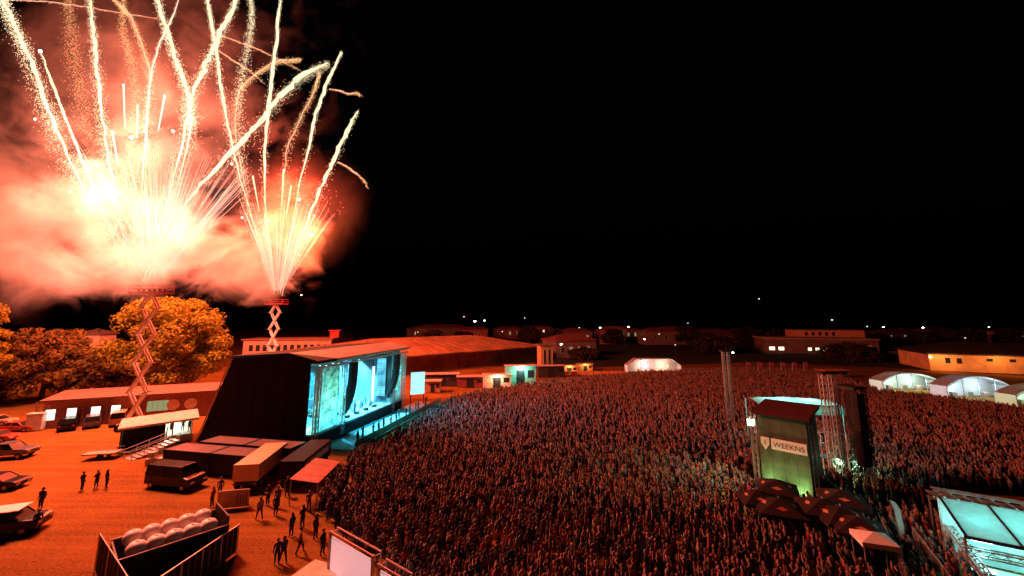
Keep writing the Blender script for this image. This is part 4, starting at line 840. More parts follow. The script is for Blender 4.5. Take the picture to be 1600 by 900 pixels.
# ------------------------------------------------------------------ control tower with the sign
ta, tb = D(1182, 640, 41.5), D(1257, 640, 38.6); ta.z = tb.z = 0; tv = tb - ta; TL = tv.length
ft = thing('control_tower', 'boxy cloth-clad tower lit green with a white sign in the crowd', 'tower', ta, yaw(tv)); TZ = D(1220, 652, 40).z
CL = mat('green_cladding', (.06, .085, .042), .85, var=.35, scale=.8)
for k in range(4):
    MB().box(TL * k / 4 + .01, TL * (k + 1) / 4 - .01, -.04, .02, .35, TZ).build('cladding_panel', CL, ft)
for x in (0, TL - .04): MB().box(x, x + .04, .05, 4.2, .3, TZ).build('side_wall', BLACK, ft)
slab('roof', [(-.35, -.5, TZ + .35), (TL + .35, -.5, TZ + .35), (TL + .35, 4.5, TZ + .8), (-.35, 4.5, TZ + .8)], .3, mat('tower_roof', (.06, .014, .014), .8), ft)
truss(MB(), (-.45, .1, 0), (-.45, .1, TZ + .2), .4, .04).build('corner_truss', ALU, ft); truss(MB(), (TL + .35, .1, 0), (TL + .35, .1, TZ + .2), .3, .04).build('corner_truss', DARK, ft)
for x in (.1, TL - .1): MB().bar((x, .2, 0), (x, .2, TZ), .15).build('post', DARK, ft)
LM = glow('flood_white_green', (.9, 1, .7), 18)
fl = MB().box(-.75, -.35, -.35, -.1, TZ - 1.1, TZ - .65).build('flood_lamp', DARK, ft); MB().box(-.8, -.3, -.4, -.352, TZ - 1.15, TZ - .6).build('lens', LM, fl)
light('flood_light', 'SPOT', (-.6, -.6, TZ - .9), 3000, (.8, 1, .55), ft, .15, (-4.5, -3, 1), 100, .8)
for i, x in enumerate((.9, TL - .7)):
    lamp = MB().box(x - .25, x + .25, -.95, -.7, .3, .6).build('uplighter', DARK, ft); MB().box(x - .2, x + .2, -.93, -.72, .601, .63).build('lens', LM, lamp)
    light('uplight', 'SPOT', (x, -.85, .7), 800, (.55, 1, .36), ft, .15, (x, .1, 2.2), 100, 1)
sx0 = TL * .26; szb = D(1222, 705, 40).z; szt = D(1222, 688, 40).z
sg = MB().box(sx0, TL - .12, -.12, -.045, szb, szt).build('sign_board', WHITE, ft)
text('WEEKNS', (szt - szb) * .66, ((sx0 + TL - .12) / 2, -.125, szb + (szt - szb) * .26), (R(90), 0, 0), mat('ink_dark', (.03, .03, .03), .7), sg, align='CENTER')
cx = TL * .13; ch = (szt - szb) * .62
MB().add([(cx - ch * .6, -.1, szt), (cx + ch * .6, -.1, szt), (cx + ch * .6, -.1, szt - ch), (cx, -.1, szt - ch * 1.9), (cx - ch * .6, -.1, szt - ch), (cx - ch * .6, -.045, szt), (cx + ch * .6, -.045, szt), (cx + ch * .6, -.045, szt - ch), (cx, -.045, szt - ch * 1.9), (cx - ch * .6, -.045, szt - ch)],
    [(0, 1, 2, 3, 4), (9, 8, 7, 6, 5)] + [(i, i + 5, (i + 1) % 5 + 5, (i + 1) % 5) for i in range(5)]).build('shield_emblem', WHITE, ft)
MB().box(cx - .08, cx + .08, -.115, -.102, szt - ch * 1.1, szt - ch * .4).build('shield_mark', mat('shield_green', (.25, .4, .25), .6), ft)
# teal canopy roof behind the tower
c0_ = D(1186, 630, 50); t = thing('teal_canopy', 'flat canopy roof glowing teal behind the signed tower', 'canopy', (c0_.x, 50, 0), R(-8)); LC = 9.2; zc = D(1240, 632, 50).z
TEAL = mat('teal_canvas', (.45, .75, .68), .7, var=.25, trans=.6, scale=.6)
q = MB(); n = 10
for j in range(3):
    for i in range(n): pass
vs = [(LC * i / n, 4.2 * j / 3, zc + .2 * math.sin(math.pi * i / n) + .2 * (j in (1, 2)) + .06 * math.sin(i * 2.3 + j)) for j in range(4) for i in range(n + 1)]
q.add(vs, [(j * (n + 1) + i, j * (n + 1) + i + 1, (j + 1) * (n + 1) + i + 1, (j + 1) * (n + 1) + i) for j in range(3) for i in range(n)]); q.build('canopy_sheet', TEAL, t, smooth=True)
for x in (.1, LC - .1):
    for y in (.1, 4.1): MB().bar((x, y, 0), (x, y, zc), .12).build('post', STEEL, t)
MB().box(0, LC, -.02, .02, zc - 1.0, zc - .05).build('front_valance', TEAL, t)
light('canopy_lamp', 'POINT', (3.2, 1.8, zc - .9), 600, (.35, 1, .85), t, .3); light('canopy_lamp', 'POINT', (6.5, 1.8, zc - .9), 600, (.35, 1, .85), t, .3)

# ------------------------------------------------------------------ black branded umbrellas
UB = mat('umbrella_black', (.022, .012, .012), .8, trans=.1); UG = mat('umbrella_gold', (.42, .2, .07), .6, var=.2, scale=4); UR = mat('umbrella_red', (.4, .07, .04), .6)
def umbrella(label, px, py, s, red, rz):
    z = 3.0; b = P(px, py, z); t = thing('parasol', label, 'umbrella', (b.x, b.y, 0), rz, 'black parasols below the tower')
    MB().tube([(0, 0, .1), (0, 0, z + .1)], .05, 8).build('pole', STEEL, t); MB().box(-.5, .5, -.5, .5, 0, .1).build('base', DARK, t)
    cn = [(-s, -s), (s, -s), (s, s), (-s, s)]
    for k in range(4):
        a, c = cn[k], cn[(k + 1) % 4]; zl = z - .75
        pn = MB().add([(0, 0, z), (a[0], a[1], zl), (c[0], c[1], zl), (a[0], a[1], zl - .22), (c[0], c[1], zl - .22)], [(0, 1, 2), (1, 3, 4, 2)]).build('canopy_panel', UB, t)
        nn_ = Vector((a[0], a[1], zl - z)).cross(Vector((c[0], c[1], zl - z))).normalized(); nn_ = nn_ if nn_.z > 0 else -nn_
        m = Vector(((a[0] + c[0]) / 2, (a[1] + c[1]) / 2, zl - z)); e = Vector((c[0] - a[0], c[1] - a[1], 0)).normalized(); f = m.normalized()
        ct = Vector((0, 0, z)) + m * .62 + nn_ * .012; pts = []
        for i in range(16):
            an = 2 * math.pi * i / 16; rr = (1 if i % 4 == 0 else .75 if i % 2 else .66) * s * .15; pts.append(ct + e * math.cos(an) * rr * 1.7 + f * math.sin(an) * rr * .8)
        MB().add([tuple(x) for x in pts], [tuple(range(16))]).build('star_emblem', UR if (red and k % 2 == 0) else UG, pn)
    for k in range(4): MB().bar((0, 0, z - .7), (cn[k][0] * .55, cn[k][1] * .55, z - .46), .03).build('rib', STEEL, t)
us = [(1212, 748, 1.6, 0, 'rear black parasol right in front of the green tower base'), (1216, 777, 1.6, 1, 'front black parasol with red emblem left of the tower base'), (1182, 764, 1.3, 0, 'small black parasol at the left of the parasol cluster'),
      (1314, 764, 1.6, 0, 'rear black parasol of the right cluster under the truss mast'), (1284, 778, 1.6, 0, 'left black parasol of the right cluster'), (1312, 790, 1.6, 0, 'front black parasol of the right cluster'), (1340, 806, 1.5, 0, 'lowest black parasol at the right end of the cluster')]
for i, (px, py, s, rd_, lb) in enumerate(us): umbrella(lb, px, py, s, rd_, R(-30 + 9 * (i % 3)))

# ------------------------------------------------------------------ teal lit bar at the lower right
n0 = P(1510, 838, 3.2); n1 = P(1600, 856, 3.2); bv = (n1 - n0); t = thing('bar_pavilion', 'glass-roofed bar pavilion glowing teal at the lower right', 'pavilion', (n0.x, n0.y, 0), yaw(bv)); BL, BD = 9.5, 4.3
PANE = mat('frosted_roof_pane', (.55, .85, .85), .35, var=.1, trans=.75)
nb = 4
for i in range(nb):
    x0, x1 = BL * i / nb + .06, BL * (i + 1) / nb - .06
    MB().hexa([(x0, .08, 3.2), (x1, .08, 3.2), (x1, BD, 4.0), (x0, BD, 4.0), (x0, .08, 3.23), (x1, .08, 3.23), (x1, BD, 4.03), (x0, BD, 4.03)]).build('roof_pane', PANE, t)
for i in range(nb + 1): MB().bar((BL * i / nb, 0, 3.2), (BL * i / nb, BD + .05, 4.02), .12).build('rafter', DARK, t)
MB().bar((-.1, 0, 3.15), (BL, 0, 3.15), .16).build('eave_beam', DARK, t); truss(MB(), (-.3, BD + .4, 4.2), (BL, BD + .4, 4.2), .5, .045).build('ridge_truss', ALU, t)
truss(MB(), (-.3, 0, 2.4), (BL, 0, 2.4), .4, .04).build('front_truss', ALU, t)
for x in (-.1, BL * .33, BL * .66, BL): 
    for y in (0, BD): MB().bar((x, y, 0), (x, y, 3.1 if y == 0 else 4.1), .14).build('post', ALU, t)
MB().box(-.2, BL, .4, 1.0, 0, 1.1).build('bar_counter', mat('counter_teal', (.2, .4, .4), .5), t); MB().box(-.3, BL, .3, 1.1, 1.103, 1.16).build('counter_top', STEEL, t)
MB().box(-.1, BL, BD - .1, BD, .1, 3.9).build('back_wall', mat('bar_back', (.4, .5, .5), .7), t)
MB().box(-2.6, BL, -1.8, -.6, .1, .9).build('front_planter', mat('planter_green', (.06, .14, .05), .8), t)
for i in range(nb):
    x = BL * (i + .5) / nb; lf = MB().box(x - .5, x + .5, BD * .5 - .15, BD * .5 + .15, 2.3, 2.4).build('light_fitting', glow('bar_tube', (.6, 1, 1), 8), t)
    light('bar_lamp', 'POINT', (x, BD * .5, 2.95), 250, (.25, .95, .88), t, .25)
    light('bar_spill', 'POINT', (x, BD * .35, 1.9), 90, (.3, .95, .9), t, .2)
def truss_rail(label, a, b, h0, h1, m=ALU, s=.4, group='truss rails round the bar pavilion'):
    t = thing('truss_rail', label, 'rail', (a.x, a.y, 0), yaw(b - a), group); L = Vector((b.x - a.x, b.y - a.y)).length
    truss(MB(), (0, 0, h0), (L, 0, h1), s, .04).build('rail', m, t)
    for x in (.1, L * .5, L - .1): MB().bar((x, 0, 0), (x, 0, h0 + (h1 - h0) * x / L - .1), .1).build('post', m, t)
truss_rail('pale truss rail above the back of the bar pavilion', P(1448, 772, 3.6), P(1640, 806, 3.6), 3.6, 3.6)
truss_rail('truss rail running down the left side of the bar pavilion', P(1465, 800, 2.0), P(1545, 905, 2.0), 2.0, 2.0)
def fence(label, a, b, hgt, name='mesh_fence', group='fences at the lower right', m=STEEL, n=4, scrim=None):
    t = thing(name, label, 'fence', (a.x, a.y, 0), yaw(b - a), group); L = Vector((b.x - a.x, b.y - a.y)).length
    for i in range(n + 1): MB().tube([(L * i / n, 0, 0), (L * i / n, 0, hgt)], .03, 6).build('post', m, t)
    for i in range(n):
        x0, x1 = L * i / n + .05, L * (i + 1) / n - .05
        pn = MB().bar((x0, 0, hgt - .05), (x1, 0, hgt - .05), .05).bar((x0, 0, .15), (x1, 0, .15), .05)
        k = 10 if not scrim else 3
        for j in range(k + 1): pn.bar((x0 + (x1 - x0) * j / k, 0, .17), (x0 + (x1 - x0) * j / k, 0, hgt - .07), .018)
        p = pn.build('fence_panel', m, t)
        if scrim: MB().add([(x0, .03, .12), (x1, .03, .12), (x1, .03, hgt - .12), (x0, .03, hgt - .12)], [(0, 1, 2, 3)]).build('scrim', scrim, p)
fence('thin steel fence running from the parasols past the feather flag', P(1372, 800, 1.9), P(1412, 878, 1.9), 1.9)
fence('thin steel fence between the feather flag and the bar pavilion', P(1425, 822, 1.9), P(1490, 905, 1.9), 1.9)
fl_b = P(1410, 868); zf = zt(1394, 782, fl_b); t = thing('feather_flag', 'tall white feather flag leaning beside the steel fence', 'flag', fl_b, R(-20))
pts = [(0, 0, 0), (-.02, 0, zf * .5), (-.12, 0, zf * .85), (-.35, 0, zf * 1.0)]
MB().tube(pts, [.04, .03, .025, .02], 6).build('pole', STEEL, t)
cl_ = [(.02, zf * .12), (.3, zf * .2), (.32, zf * .55), (.24, zf * .85), (0, zf * .97), (-.3, zf * 1.0), (-.12, zf * .86), (-.02, zf * .5)]
MB().add([(x, .02 * math.sin(z * 3), z) for x, z in cl_], [tuple(range(len(cl_)))]).build('cloth', mat('flag_white', (.8, .74, .66), .7, trans=.3), t)
tb_ = P(1374, 908); t = thing('white_gazebo', 'small white gazebo roof at the bottom edge beside the steel fence', 'tent', tb_, R(-18)); zg = 2.6
for x in (-.9, .9):
    for y in (-.8, .8): MB().bar((x, y, 0), (x, y, zg), .06).build('post', STEEL, t)
for q in (((-1, -.9), (1, -.9)), ((1, -.9), (1, .9)), ((1, .9), (-1, .9)), ((-1, .9), (-1, -.9))):
    MB().add([(0, 0, zg + .35), (q[0][0], q[0][1], zg), (q[1][0], q[1][1], zg), (q[0][0], q[0][1], zg - .3), (q[1][0], q[1][1], zg - .3)], [(0, 1, 2), (1, 3, 4, 2)]).build('canopy_panel', WHITE, t)

# ------------------------------------------------------------------ foreground: open container of white tanks, fences, panels
ka = P(186, 876, 2.3); kb = P(358, 820, 2.3); kv = (kb - ka).normalized(); KL = (kb - ka).length; kn = Vector((-kv.y, kv.x, 0)); KW = 3.4
t = thing('open_container', 'dark open-topped container holding white rounded tanks at the lower left', 'container', (ka.x, ka.y, 0), yaw(kv))
KD = mat('container_dark', (.03, .022, .022), .6)
MB().box(-.1, KL, -.05, .05, .2, 2.3).build('side_wall', KD, t); MB().box(-.1, KL, KW - .05, KW + .05, .2, 2.3).build('side_wall', KD, t)
MB().box(-.12, -.02, .06, KW - .06, .2, 2.3).build('end_wall', KD, t); MB().box(KL - .1, KL, .06, KW - .06, .2, 2.9).build('end_wall', KD, t); MB().box(-.1, KL, -.05, KW + .05, .05, .195).build('floor', KD, t)
for y in (-.05, KW + .05): MB().bar((-.15, y, 2.34), (KL, y, 2.34), .07).build('top_rail', mat('rail_maroon', (.2, .1, .09), .5), t)
for i in range(6): MB().bar((KL * i / 5.2, -.09, .2), (KL * i / 5.2, -.09, 2.3), .08).build('stake', KD, t)
TW = mat('tank_white', (.88, .8, .78), .45, var=.05)
prof = [(.05, 0), (.36, .02), (.4, .25), (.42, .7), (.52, .8), (.62, .95), (.66, 1.1), (.62, 1.27), (.48, 1.44), (.26, 1.54), (.02, 1.57)]
tk = None; nT = 5; ordn = ['first', 'second', 'third', 'fourth', 'fifth']
for row in range(2):
    for i in range(nT):
        lb = '%s white rounded tank from the left in the %s row of the open container' % (ordn[i], ['front', 'rear'][row])
        if tk is None:
            tk = thing('white_tank', lb, 'tank', (0, 0, 0), yaw(kv), 'white tanks in the open container'); MB().lathe(prof, 20, sx=.84, sy=.92).build('tank_body', TW, tk, smooth=True); MB().lathe([(.1, 1.54), (.1, 1.6), (.02, 1.61)], 12).build('filler_cap', mat('cap_pale', (.6, .5, .45), .5), tk); q = tk
        else: q = copy_tree(tk); q['label'] = lb
        pos = Vector((ka.x, ka.y, 0)) + kv * (.85 + i * (KL - 1.9) / (nT - 1)) + kn * (.8 + row * 1.75); q.location = (pos.x, pos.y, 1.25 + .1 * row); q.rotation_euler.z = yaw(kv) + .06 * (i - 2)
t = thing('tank_support', 'dark timber deck under the white tanks inside the container', 'deck', (ka.x, ka.y, 0), yaw(kv)); MB().box(.15, KL - .2, .15, KW - .15, 1.0, 1.2).build('deck_board', KD, t)
SCR = mat('dark_scrim', (.02, .018, .018), .9)
fence('scrimmed fence along the left of the open container', P(156, 832, 2.5), P(205, 908, 2.5), 2.5, group='fences round the open container', scrim=SCR, m=mat('fence_bronze', (.35, .25, .15), .5), n=3)
fence('scrimmed fence along the front right of the open container', P(248, 902, 2.0), P(374, 818, 2.0), 2.0, group='fences round the open container', scrim=SCR, n=4)
def white_panel(label, p0, p1, z):
    a, b = P(*p0, z), P(*p1, z); v = b - a; L = v.length; t = thing('framed_display_board', label, 'panel', (a.x, a.y, 0), yaw(v), 'white framed panels at the bottom')
    FP = mat('panel_frame', (.55, .36, .3), .5)
    MB().box(.3, L - .25, -.04, .0, .3, z - .25).build('board', mat('panel_white_glow', (.88, .82, .84), .5, (1, .56, .58), .6, var=.04), t)  # pink glow added to the board itself, in place of light reaching it
    for x in (.06, L - .06): MB().box(x - .06, x + .06, -.08, .08, 0, z).build('post', FP, t)
    for zz in (z - .05, z - .32): MB().bar((.12, 0, zz), (L - .12, 0, zz), .08).build('rail', FP, t)
    MB().bar((.0, .55, z - .02), (L, .55, z - .02), .08).build('rear_rail', FP, t)
    for x in (.04, L - .04): MB().bar((x, .55, 0), (x, .55, z - .07), .08).build('rear_post', FP, t)
    for x in (.06, L - .06): MB().bar((x, .1, z - .12), (x, .5, z - .12), .05).build('strut', FP, t)
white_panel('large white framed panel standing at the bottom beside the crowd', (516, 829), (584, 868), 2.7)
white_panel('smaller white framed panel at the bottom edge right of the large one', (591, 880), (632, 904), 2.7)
t = thing('pale_platform', 'pale low platform corner at the bottom left of the white panel', 'platform', P(500, 905), R(-20))
for i in range(3): MB().box(-1.5 + i, -.52 + i, -1, 1, .3, .4).build('deck_panel', mat('pale_deck', (.6, .5, .38), .7), t)
for x in (-1.4, 1.4):
    for y in (-.9, .9): MB().bar((x, y, 0), (x, y, .3), .08).build('leg', STEEL, t)

# ------------------------------------------------------------------ people
SKIN = mat('skin', (.18, .095, .06), .6, var=.1); HAIR = mat('hair', (.035, .022, .015), .7); SHOE = mat('shoe', (.03, .03, .03), .7)
def cloth(name, cols, own):
    m = bpy.data.materials.new(name); m.use_nodes = True; n = m.node_tree; b = n.nodes['Principled BSDF']; oi = n.nodes.new('ShaderNodeObjectInfo'); b.inputs['Roughness'].default_value = .85
    nz = n.nodes.new('ShaderNodeTexNoise'); nz.inputs['Scale'].default_value = 9; tc = n.nodes.new('ShaderNodeTexCoord'); n.links.new(tc.outputs['Object'], nz.inputs['Vector'])
    mx = n.nodes.new('ShaderNodeMix'); mx.data_type = 'RGBA'; mx.blend_type = 'MULTIPLY'; mx.inputs[0].default_value = .6
    if own: src = oi.outputs['Color']
    else:
        rp = n.nodes.new('ShaderNodeValToRGB'); rp.color_ramp.interpolation = 'CONSTANT'; e = rp.color_ramp.elements
        wn = n.nodes.new('ShaderNodeMath'); wn.operation = 'FRACT'; ml = n.nodes.new('ShaderNodeMath'); ml.operation = 'MULTIPLY'; ml.inputs[1].default_value = 1 if 'top' in name else 7.31
        n.links.new(oi.outputs['Random'], ml.inputs[0]); n.links.new(ml.outputs[0], wn.inputs[0]); n.links.new(wn.outputs[0], rp.inputs[0])
        for i, c in enumerate(cols):
            el = e[i] if i < 2 else e.new(i / len(cols)); el.position = i / len(cols); el.color = (*c, 1)
        src = rp.outputs[0]
    n.links.new(src, mx.inputs[6]); n.links.new(nz.outputs[0], mx.inputs[7]); n.links.new(mx.outputs[2], b.inputs['Base Color']); return m
TOPS = {'black': (.02, .02, .022), 'charcoal': (.06, .06, .065), 'white': (.42, .4, .4), 'dark red': (.25, .03, .03), 'grey': (.22, .22, .23), 'navy': (.025, .03, .09), 'pink': (.45, .13, .2), 'beige': (.5, .38, .26), 'purple': (.22, .05, .2), 'bright red': (.5, .06, .04)}
tl = list(TOPS.values())
order = [0, 1, 3, 0, 9, 4, 0, 2, 0, 6, 3, 1, 9, 0, 8, 6, 0, 5, 2, 3, 7]
TOP_R = cloth('top_random', [[c * .68 for c in tl[i]] for i in order], False); TR_R = cloth('trousers_random', [(.02, .02, .03), (.05, .06, .1), (.03, .03, .03), (.2, .16, .12), (.06, .06, .07)], False)
TOP_O = cloth('top_own', None, True); TR_O = mat('trousers_dark', (.03, .033, .045), .85)
HAIR = cloth('hair_top_random', [(.02, .014, .01), (.05, .03, .018), (.02, .014, .01), (.12, .07, .035), (.3, .19, .09), (.03, .02, .014), (.07, .045, .025), (.26, .22, .2), (.02, .015, .01), (.2, .1, .05)], False)
def body(pose, lod, mats, rad=1.0):
    """One continuous skinned figure facing +x, feet at z = 0."""
    J = {'pel': (0, 0, .95), 'spi': (0, 0, 1.14), 'che': (0, 0, 1.34), 'nec': (.01, 0, 1.49), 'hea': (.03, 0, 1.60), 'top': (.02, 0, 1.71)}
    Rr = {'pel': (.15, .12), 'spi': (.135, .105), 'che': (.165, .115), 'nec': (.055, .055), 'hea': (.085, .095), 'top': (.06, .07)}
    E_ = [('pel', 'spi'), ('spi', 'che'), ('che', 'nec'), ('nec', 'hea'), ('hea', 'top')]
    step = {'walk': (.26, -.24)}.get(pose, (.03, -.02))
    for s, nm in ((1, 'l'), (-1, 'r')):
        st_ = step[0] if s > 0 else step[1]
        J.update({'hip' + nm: (0, .095 * s, .88), 'kne' + nm: (st_ * .55 + .04, .11 * s, .5), 'ank' + nm: (st_ - .01, .12 * s, .09), 'toe' + nm: (st_ + .15, .135 * s, .045)})
        Rr.update({'hip' + nm: (.095, .095), 'kne' + nm: (.062, .062), 'ank' + nm: (.042, .042), 'toe' + nm: (.042, .03)})
        E_ += [('pel', 'hip' + nm), ('hip' + nm, 'kne' + nm), ('kne' + nm, 'ank' + nm), ('ank' + nm, 'toe' + nm)]
        sh = (0, .19 * s, 1.41)
        up = pose == 'cheer' or (pose == 'phone' and s > 0) or (pose == 'wave' and s < 0)
        if up: el, wr, ha = (.12, .30 * s, 1.62), (.16, .24 * s, 1.88), (.17, .22 * s, 1.99)
        elif pose == 'phone': el, wr, ha = (.08, .27 * s, 1.14), (.30, .14 * s, 1.25), (.38, .10 * s, 1.27)
        elif pose == 'fold': el, wr, ha = (.06, .27 * s, 1.13), (.24, .08 * s, 1.12), (.25, -.02 * s, 1.13)
        elif pose == 'clap': el, wr, ha = (.16, .28 * s, 1.22), (.38, .13 * s, 1.42), (.44, .06 * s, 1.48)
        elif pose == 'walk': el, wr, ha = (-.1 * s, .25 * s, 1.13), (.1 * -s, .26 * s, .9), (.14 * -s, .26 * s, .81)
        else: el, wr, ha = (-.03, .25 * s, 1.13), (.05, .26 * s, .89), (.08, .25 * s, .8)
        J.update({'sho' + nm: sh, 'elb' + nm: el, 'wri' + nm: wr, 'han' + nm: ha}); Rr.update({'sho' + nm: (.07, .07), 'elb' + nm: (.05, .05), 'wri' + nm: (.033, .036), 'han' + nm: (.026, .045)})
        E_ += [('che', 'sho' + nm), ('sho' + nm, 'elb' + nm), ('elb' + nm, 'wri' + nm), ('wri' + nm, 'han' + nm)]
        if lod:
            hv = Vector(ha); d = (hv - Vector(wr)).normalized(); sd = Vector((0, s, 0)) - d * d.y * s
            sd = sd.normalized() if sd.length > .01 else Vector((1, 0, 0)); fw = d.cross(sd).normalized()
            for k, (of, ln) in enumerate(((-.03, .07), (-.01, .085), (.01, .08), (.03, .06))):
                nm2 = 'fin%d%s' % (k, nm); J[nm2] = tuple(hv + fw * of + d * ln * .9 + sd * -.012); Rr[nm2] = (.009, .009); E_.append(('han' + nm, nm2))
            nm2 = 'thu' + nm; J[nm2] = tuple(Vector(wr).lerp(hv, .55) + fw * .065 + d * .05); Rr[nm2] = (.01, .01); E_.append(('han' + nm, nm2))
    names = list(J); me = bpy.data.meshes.new('person_rig'); me.from_pydata([J[k] for k in names], [(names.index(a), names.index(b)) for a, b in E_], [])
    o = bpy.data.objects.new('person_rig', me); C.objects.link(o); md = o.modifiers.new('skin', 'SKIN'); md.use_smooth_shade = True; md.branch_smoothing = .4
    for i, k in enumerate(names): me.skin_vertices[0].data[i].radius = tuple(r * (rad if k in ('pel', 'spi', 'che') else 1) * ((1 if k[:3] in ('fin', 'thu', 'han') else 1.24 if k[:3] in ('hip', 'kne', 'sho', 'elb', 'ank', 'wri') else 1.14) if lod else 1.08) for r in Rr[k]); me.skin_vertices[0].data[i].use_root = (k == 'pel')
    if lod: sb = o.modifiers.new('sub', 'SUBSURF'); sb.levels = sb.render_levels = 1
    dg = bpy.context.evaluated_depsgraph_get(); out = bpy.data.meshes.new_from_object(o.evaluated_get(dg)); out.name = 'person_' + pose
    bpy.data.objects.remove(o)
    out.materials.clear()
    for m in mats: out.materials.append(m)
    segs = [(Vector(J[a]), Vector(J[b]), a, b) for a, b in E_]
    for p in out.polygons:
        c = p.center; best = None
        for a, b, na, nb_ in segs:
            d = b - a; tt = max(0, min(1, (c - a).dot(d) / d.length_squared)); q = (c - (a + d * tt)).length
            q -= .06 if na in ('pel', 'spi', 'che') and nb_ in ('spi', 'che') else 0
            if best is None or q < best[0]: best = (q, na, nb_, tt)
        _, na, nb_, tt = best
        if nb_ in ('hea', 'top') or nb_[:3] in ('wri', 'han', 'fin', 'thu') or (nb_ == 'nec' and c.z > 1.46): mi = 0
        elif nb_[:3] == 'toe' or c.z < .1: mi = 3
        elif na[:3] in ('hip', 'kne') or nb_[:3] == 'hip' or c.z < .93: mi = 2
        else: mi = 1
        p.material_index = mi; p.use_smooth = True
    return out
def hair_mesh(long):
    bm = bmesh.new(); bmesh.ops.create_icosphere(bm, subdivisions=2, radius=.118)
    for v in list(bm.verts):
        v.co.x *= 1.0; v.co.z *= 1.05
        if v.co.x > .035 and v.co.z < .045: v.co.x = .035 + (v.co.x - .035) * .15
        if v.co.z < -.02:
            if long and v.co.x < .03: v.co.z -= .18; v.co.x -= .02
            elif not long: v.co.z = -.02 + (v.co.z + .02) * .4
        v.co += Vector((.005, 0, 1.655))
    me = bpy.data.meshes.new('hair'); bm.to_mesh(me); bm.free(); me.materials.append(HAIR); me.polygons.foreach_set('use_smooth', [True] * len(me.polygons)); return me
HM = [hair_mesh(False), hair_mesh(True)]
POSES = ['stand', 'cheer', 'phone', 'fold', 'clap', 'wave', 'walk']
NEAR = {p: body(p, 1, [SKIN, TOP_O, TR_O, SHOE]) for p in POSES}
PT = {'stand': 'arms down', 'cheer': 'arms raised', 'phone': 'one arm up', 'fold': 'arms folded', 'clap': 'hands together', 'wave': 'waving', 'walk': 'walking'}
def person(pose, loc, rz, col, label, group, s=1.0, long=None):
    o = bpy.data.objects.new('person', NEAR[pose]); C.objects.link(o); o.location = loc; o.rotation_euler = (0, 0, rz); o.scale = (s, s, s); o.color = (*TOPS[col], 1)
    hh = bpy.data.objects.new('hair', HM[random.random() < .4 if long is None else long]); C.objects.link(hh); hh.parent = o
    return tag(o, label, 'person', group)
def face(p, q): return math.atan2(q.y - p.y, q.x - p.x)
stage_mid = SW(SL * .55, 2)
lot = [(127, 766, 'stand', 'black', 'person in dark clothes alone in the car park left of a standing pair'), (150, 763, 'fold', 'charcoal', 'person in dark top, left one of the pair standing in the car park'), (165, 763, 'stand', 'black', 'person in dark top, right one of the pair standing in the car park'),
       (63, 795, 'stand', 'black', 'person in black standing behind another near the black four-wheel drive'), (56, 832, 'walk', 'navy', 'person in dark blue walking beside the black four-wheel drive'), (331, 792, 'stand', 'dark red', 'person in dark red at the left end of the pale hoarding'),
       (405, 812, 'walk', 'beige', 'person in pale top with light cap walking past the pale hoarding'), (430, 806, 'stand', 'black', 'person in black behind the walker by the hoarding'), (433, 793, 'stand', 'dark red', 'person in dark red beside the rear end of the dark truck'), (455, 838, 'stand', 'black', 'person in black standing between the container and the crowd'),
       (468, 866, 'walk', 'pink', 'person in pale pink walking toward the crowd edge'), (472, 826, 'fold', 'black', 'person in black facing the crowd edge'), (432, 882, 'stand', 'black', 'left person of the couple in black at the bottom'), (442, 880, 'walk', 'navy', 'right person of the couple in black at the bottom'), (503, 868, 'stand', 'black', 'person in black just left of the white panel'), (492, 842, 'stand', 'charcoal', 'person in grey standing behind the one by the white panel'),
       (343, 775, 'stand', 'grey', 'person in grey behind the pale hoarding'), (418, 790, 'fold', 'charcoal', 'person in charcoal at the corner of the box truck'), (482, 800, 'wave', 'dark red', 'person in dark red waving at the crowd edge'), (448, 776, 'stand', 'black', 'person in black in the shade of the dark truck')]
for px, py, po, co, lb in lot:
    q = P(px, py); person(po, q, random.uniform(0, 6.28) if po != 'walk' else random.choice((.4, 2.6)), co, lb, 'people in the car park', random.uniform(.97, 1.05))
dk = bpy.data.objects['loading_dock']
for i, (x, y, co) in enumerate([(Ld * .55, 2.0, 'black'), (Ld * .68, 1.6, 'dark red'), (Ld * .85, 2.2, 'black'), (Ld * .95, 1.5, 'charcoal')]):
    q = dk.matrix_basis @ Vector((x, y, 1.1)); person('stand' if i % 2 else 'fold', q, random.uniform(2, 5), co, '%s stagehand in dark clothes from the left on the loading dock' % ordn[i], 'people on the loading dock')
perf = [(10.2, 2.2, 'stand', 'white', 'performer in white at the near side of the stage'), (12.4, 1.0, 'wave', 'black', 'performer in black at the stage lip raising an arm'), (15.6, 1.6, 'phone', 'white', 'performer in white singing at the middle of the stage'), (18.0, 2.6, 'stand', 'grey', 'performer in grey at the far side of the stage'), (13.6, 7.0, 'clap', 'grey', 'drummer in grey behind the drum kit')]
for u, w_, po, co, lb in perf:
    person(po, SW(u, w_, DK if w_ < 6 else DK + .5), srz - math.pi / 2, co, lb, 'performers on the stage')
for i in range(14):
    u = 4 + i * 1.75 + random.uniform(-.5, .5); person(random.choice(['stand', 'fold', 'stand', 'phone']), SW(u, -5.4 + random.uniform(-.3, .6), .05), srz + random.choice((-1, 1)) * math.pi / 2, 'black', '%s guard in black from the near end of the cyan lit stage pit' % nth(i), 'people in the stage pit')

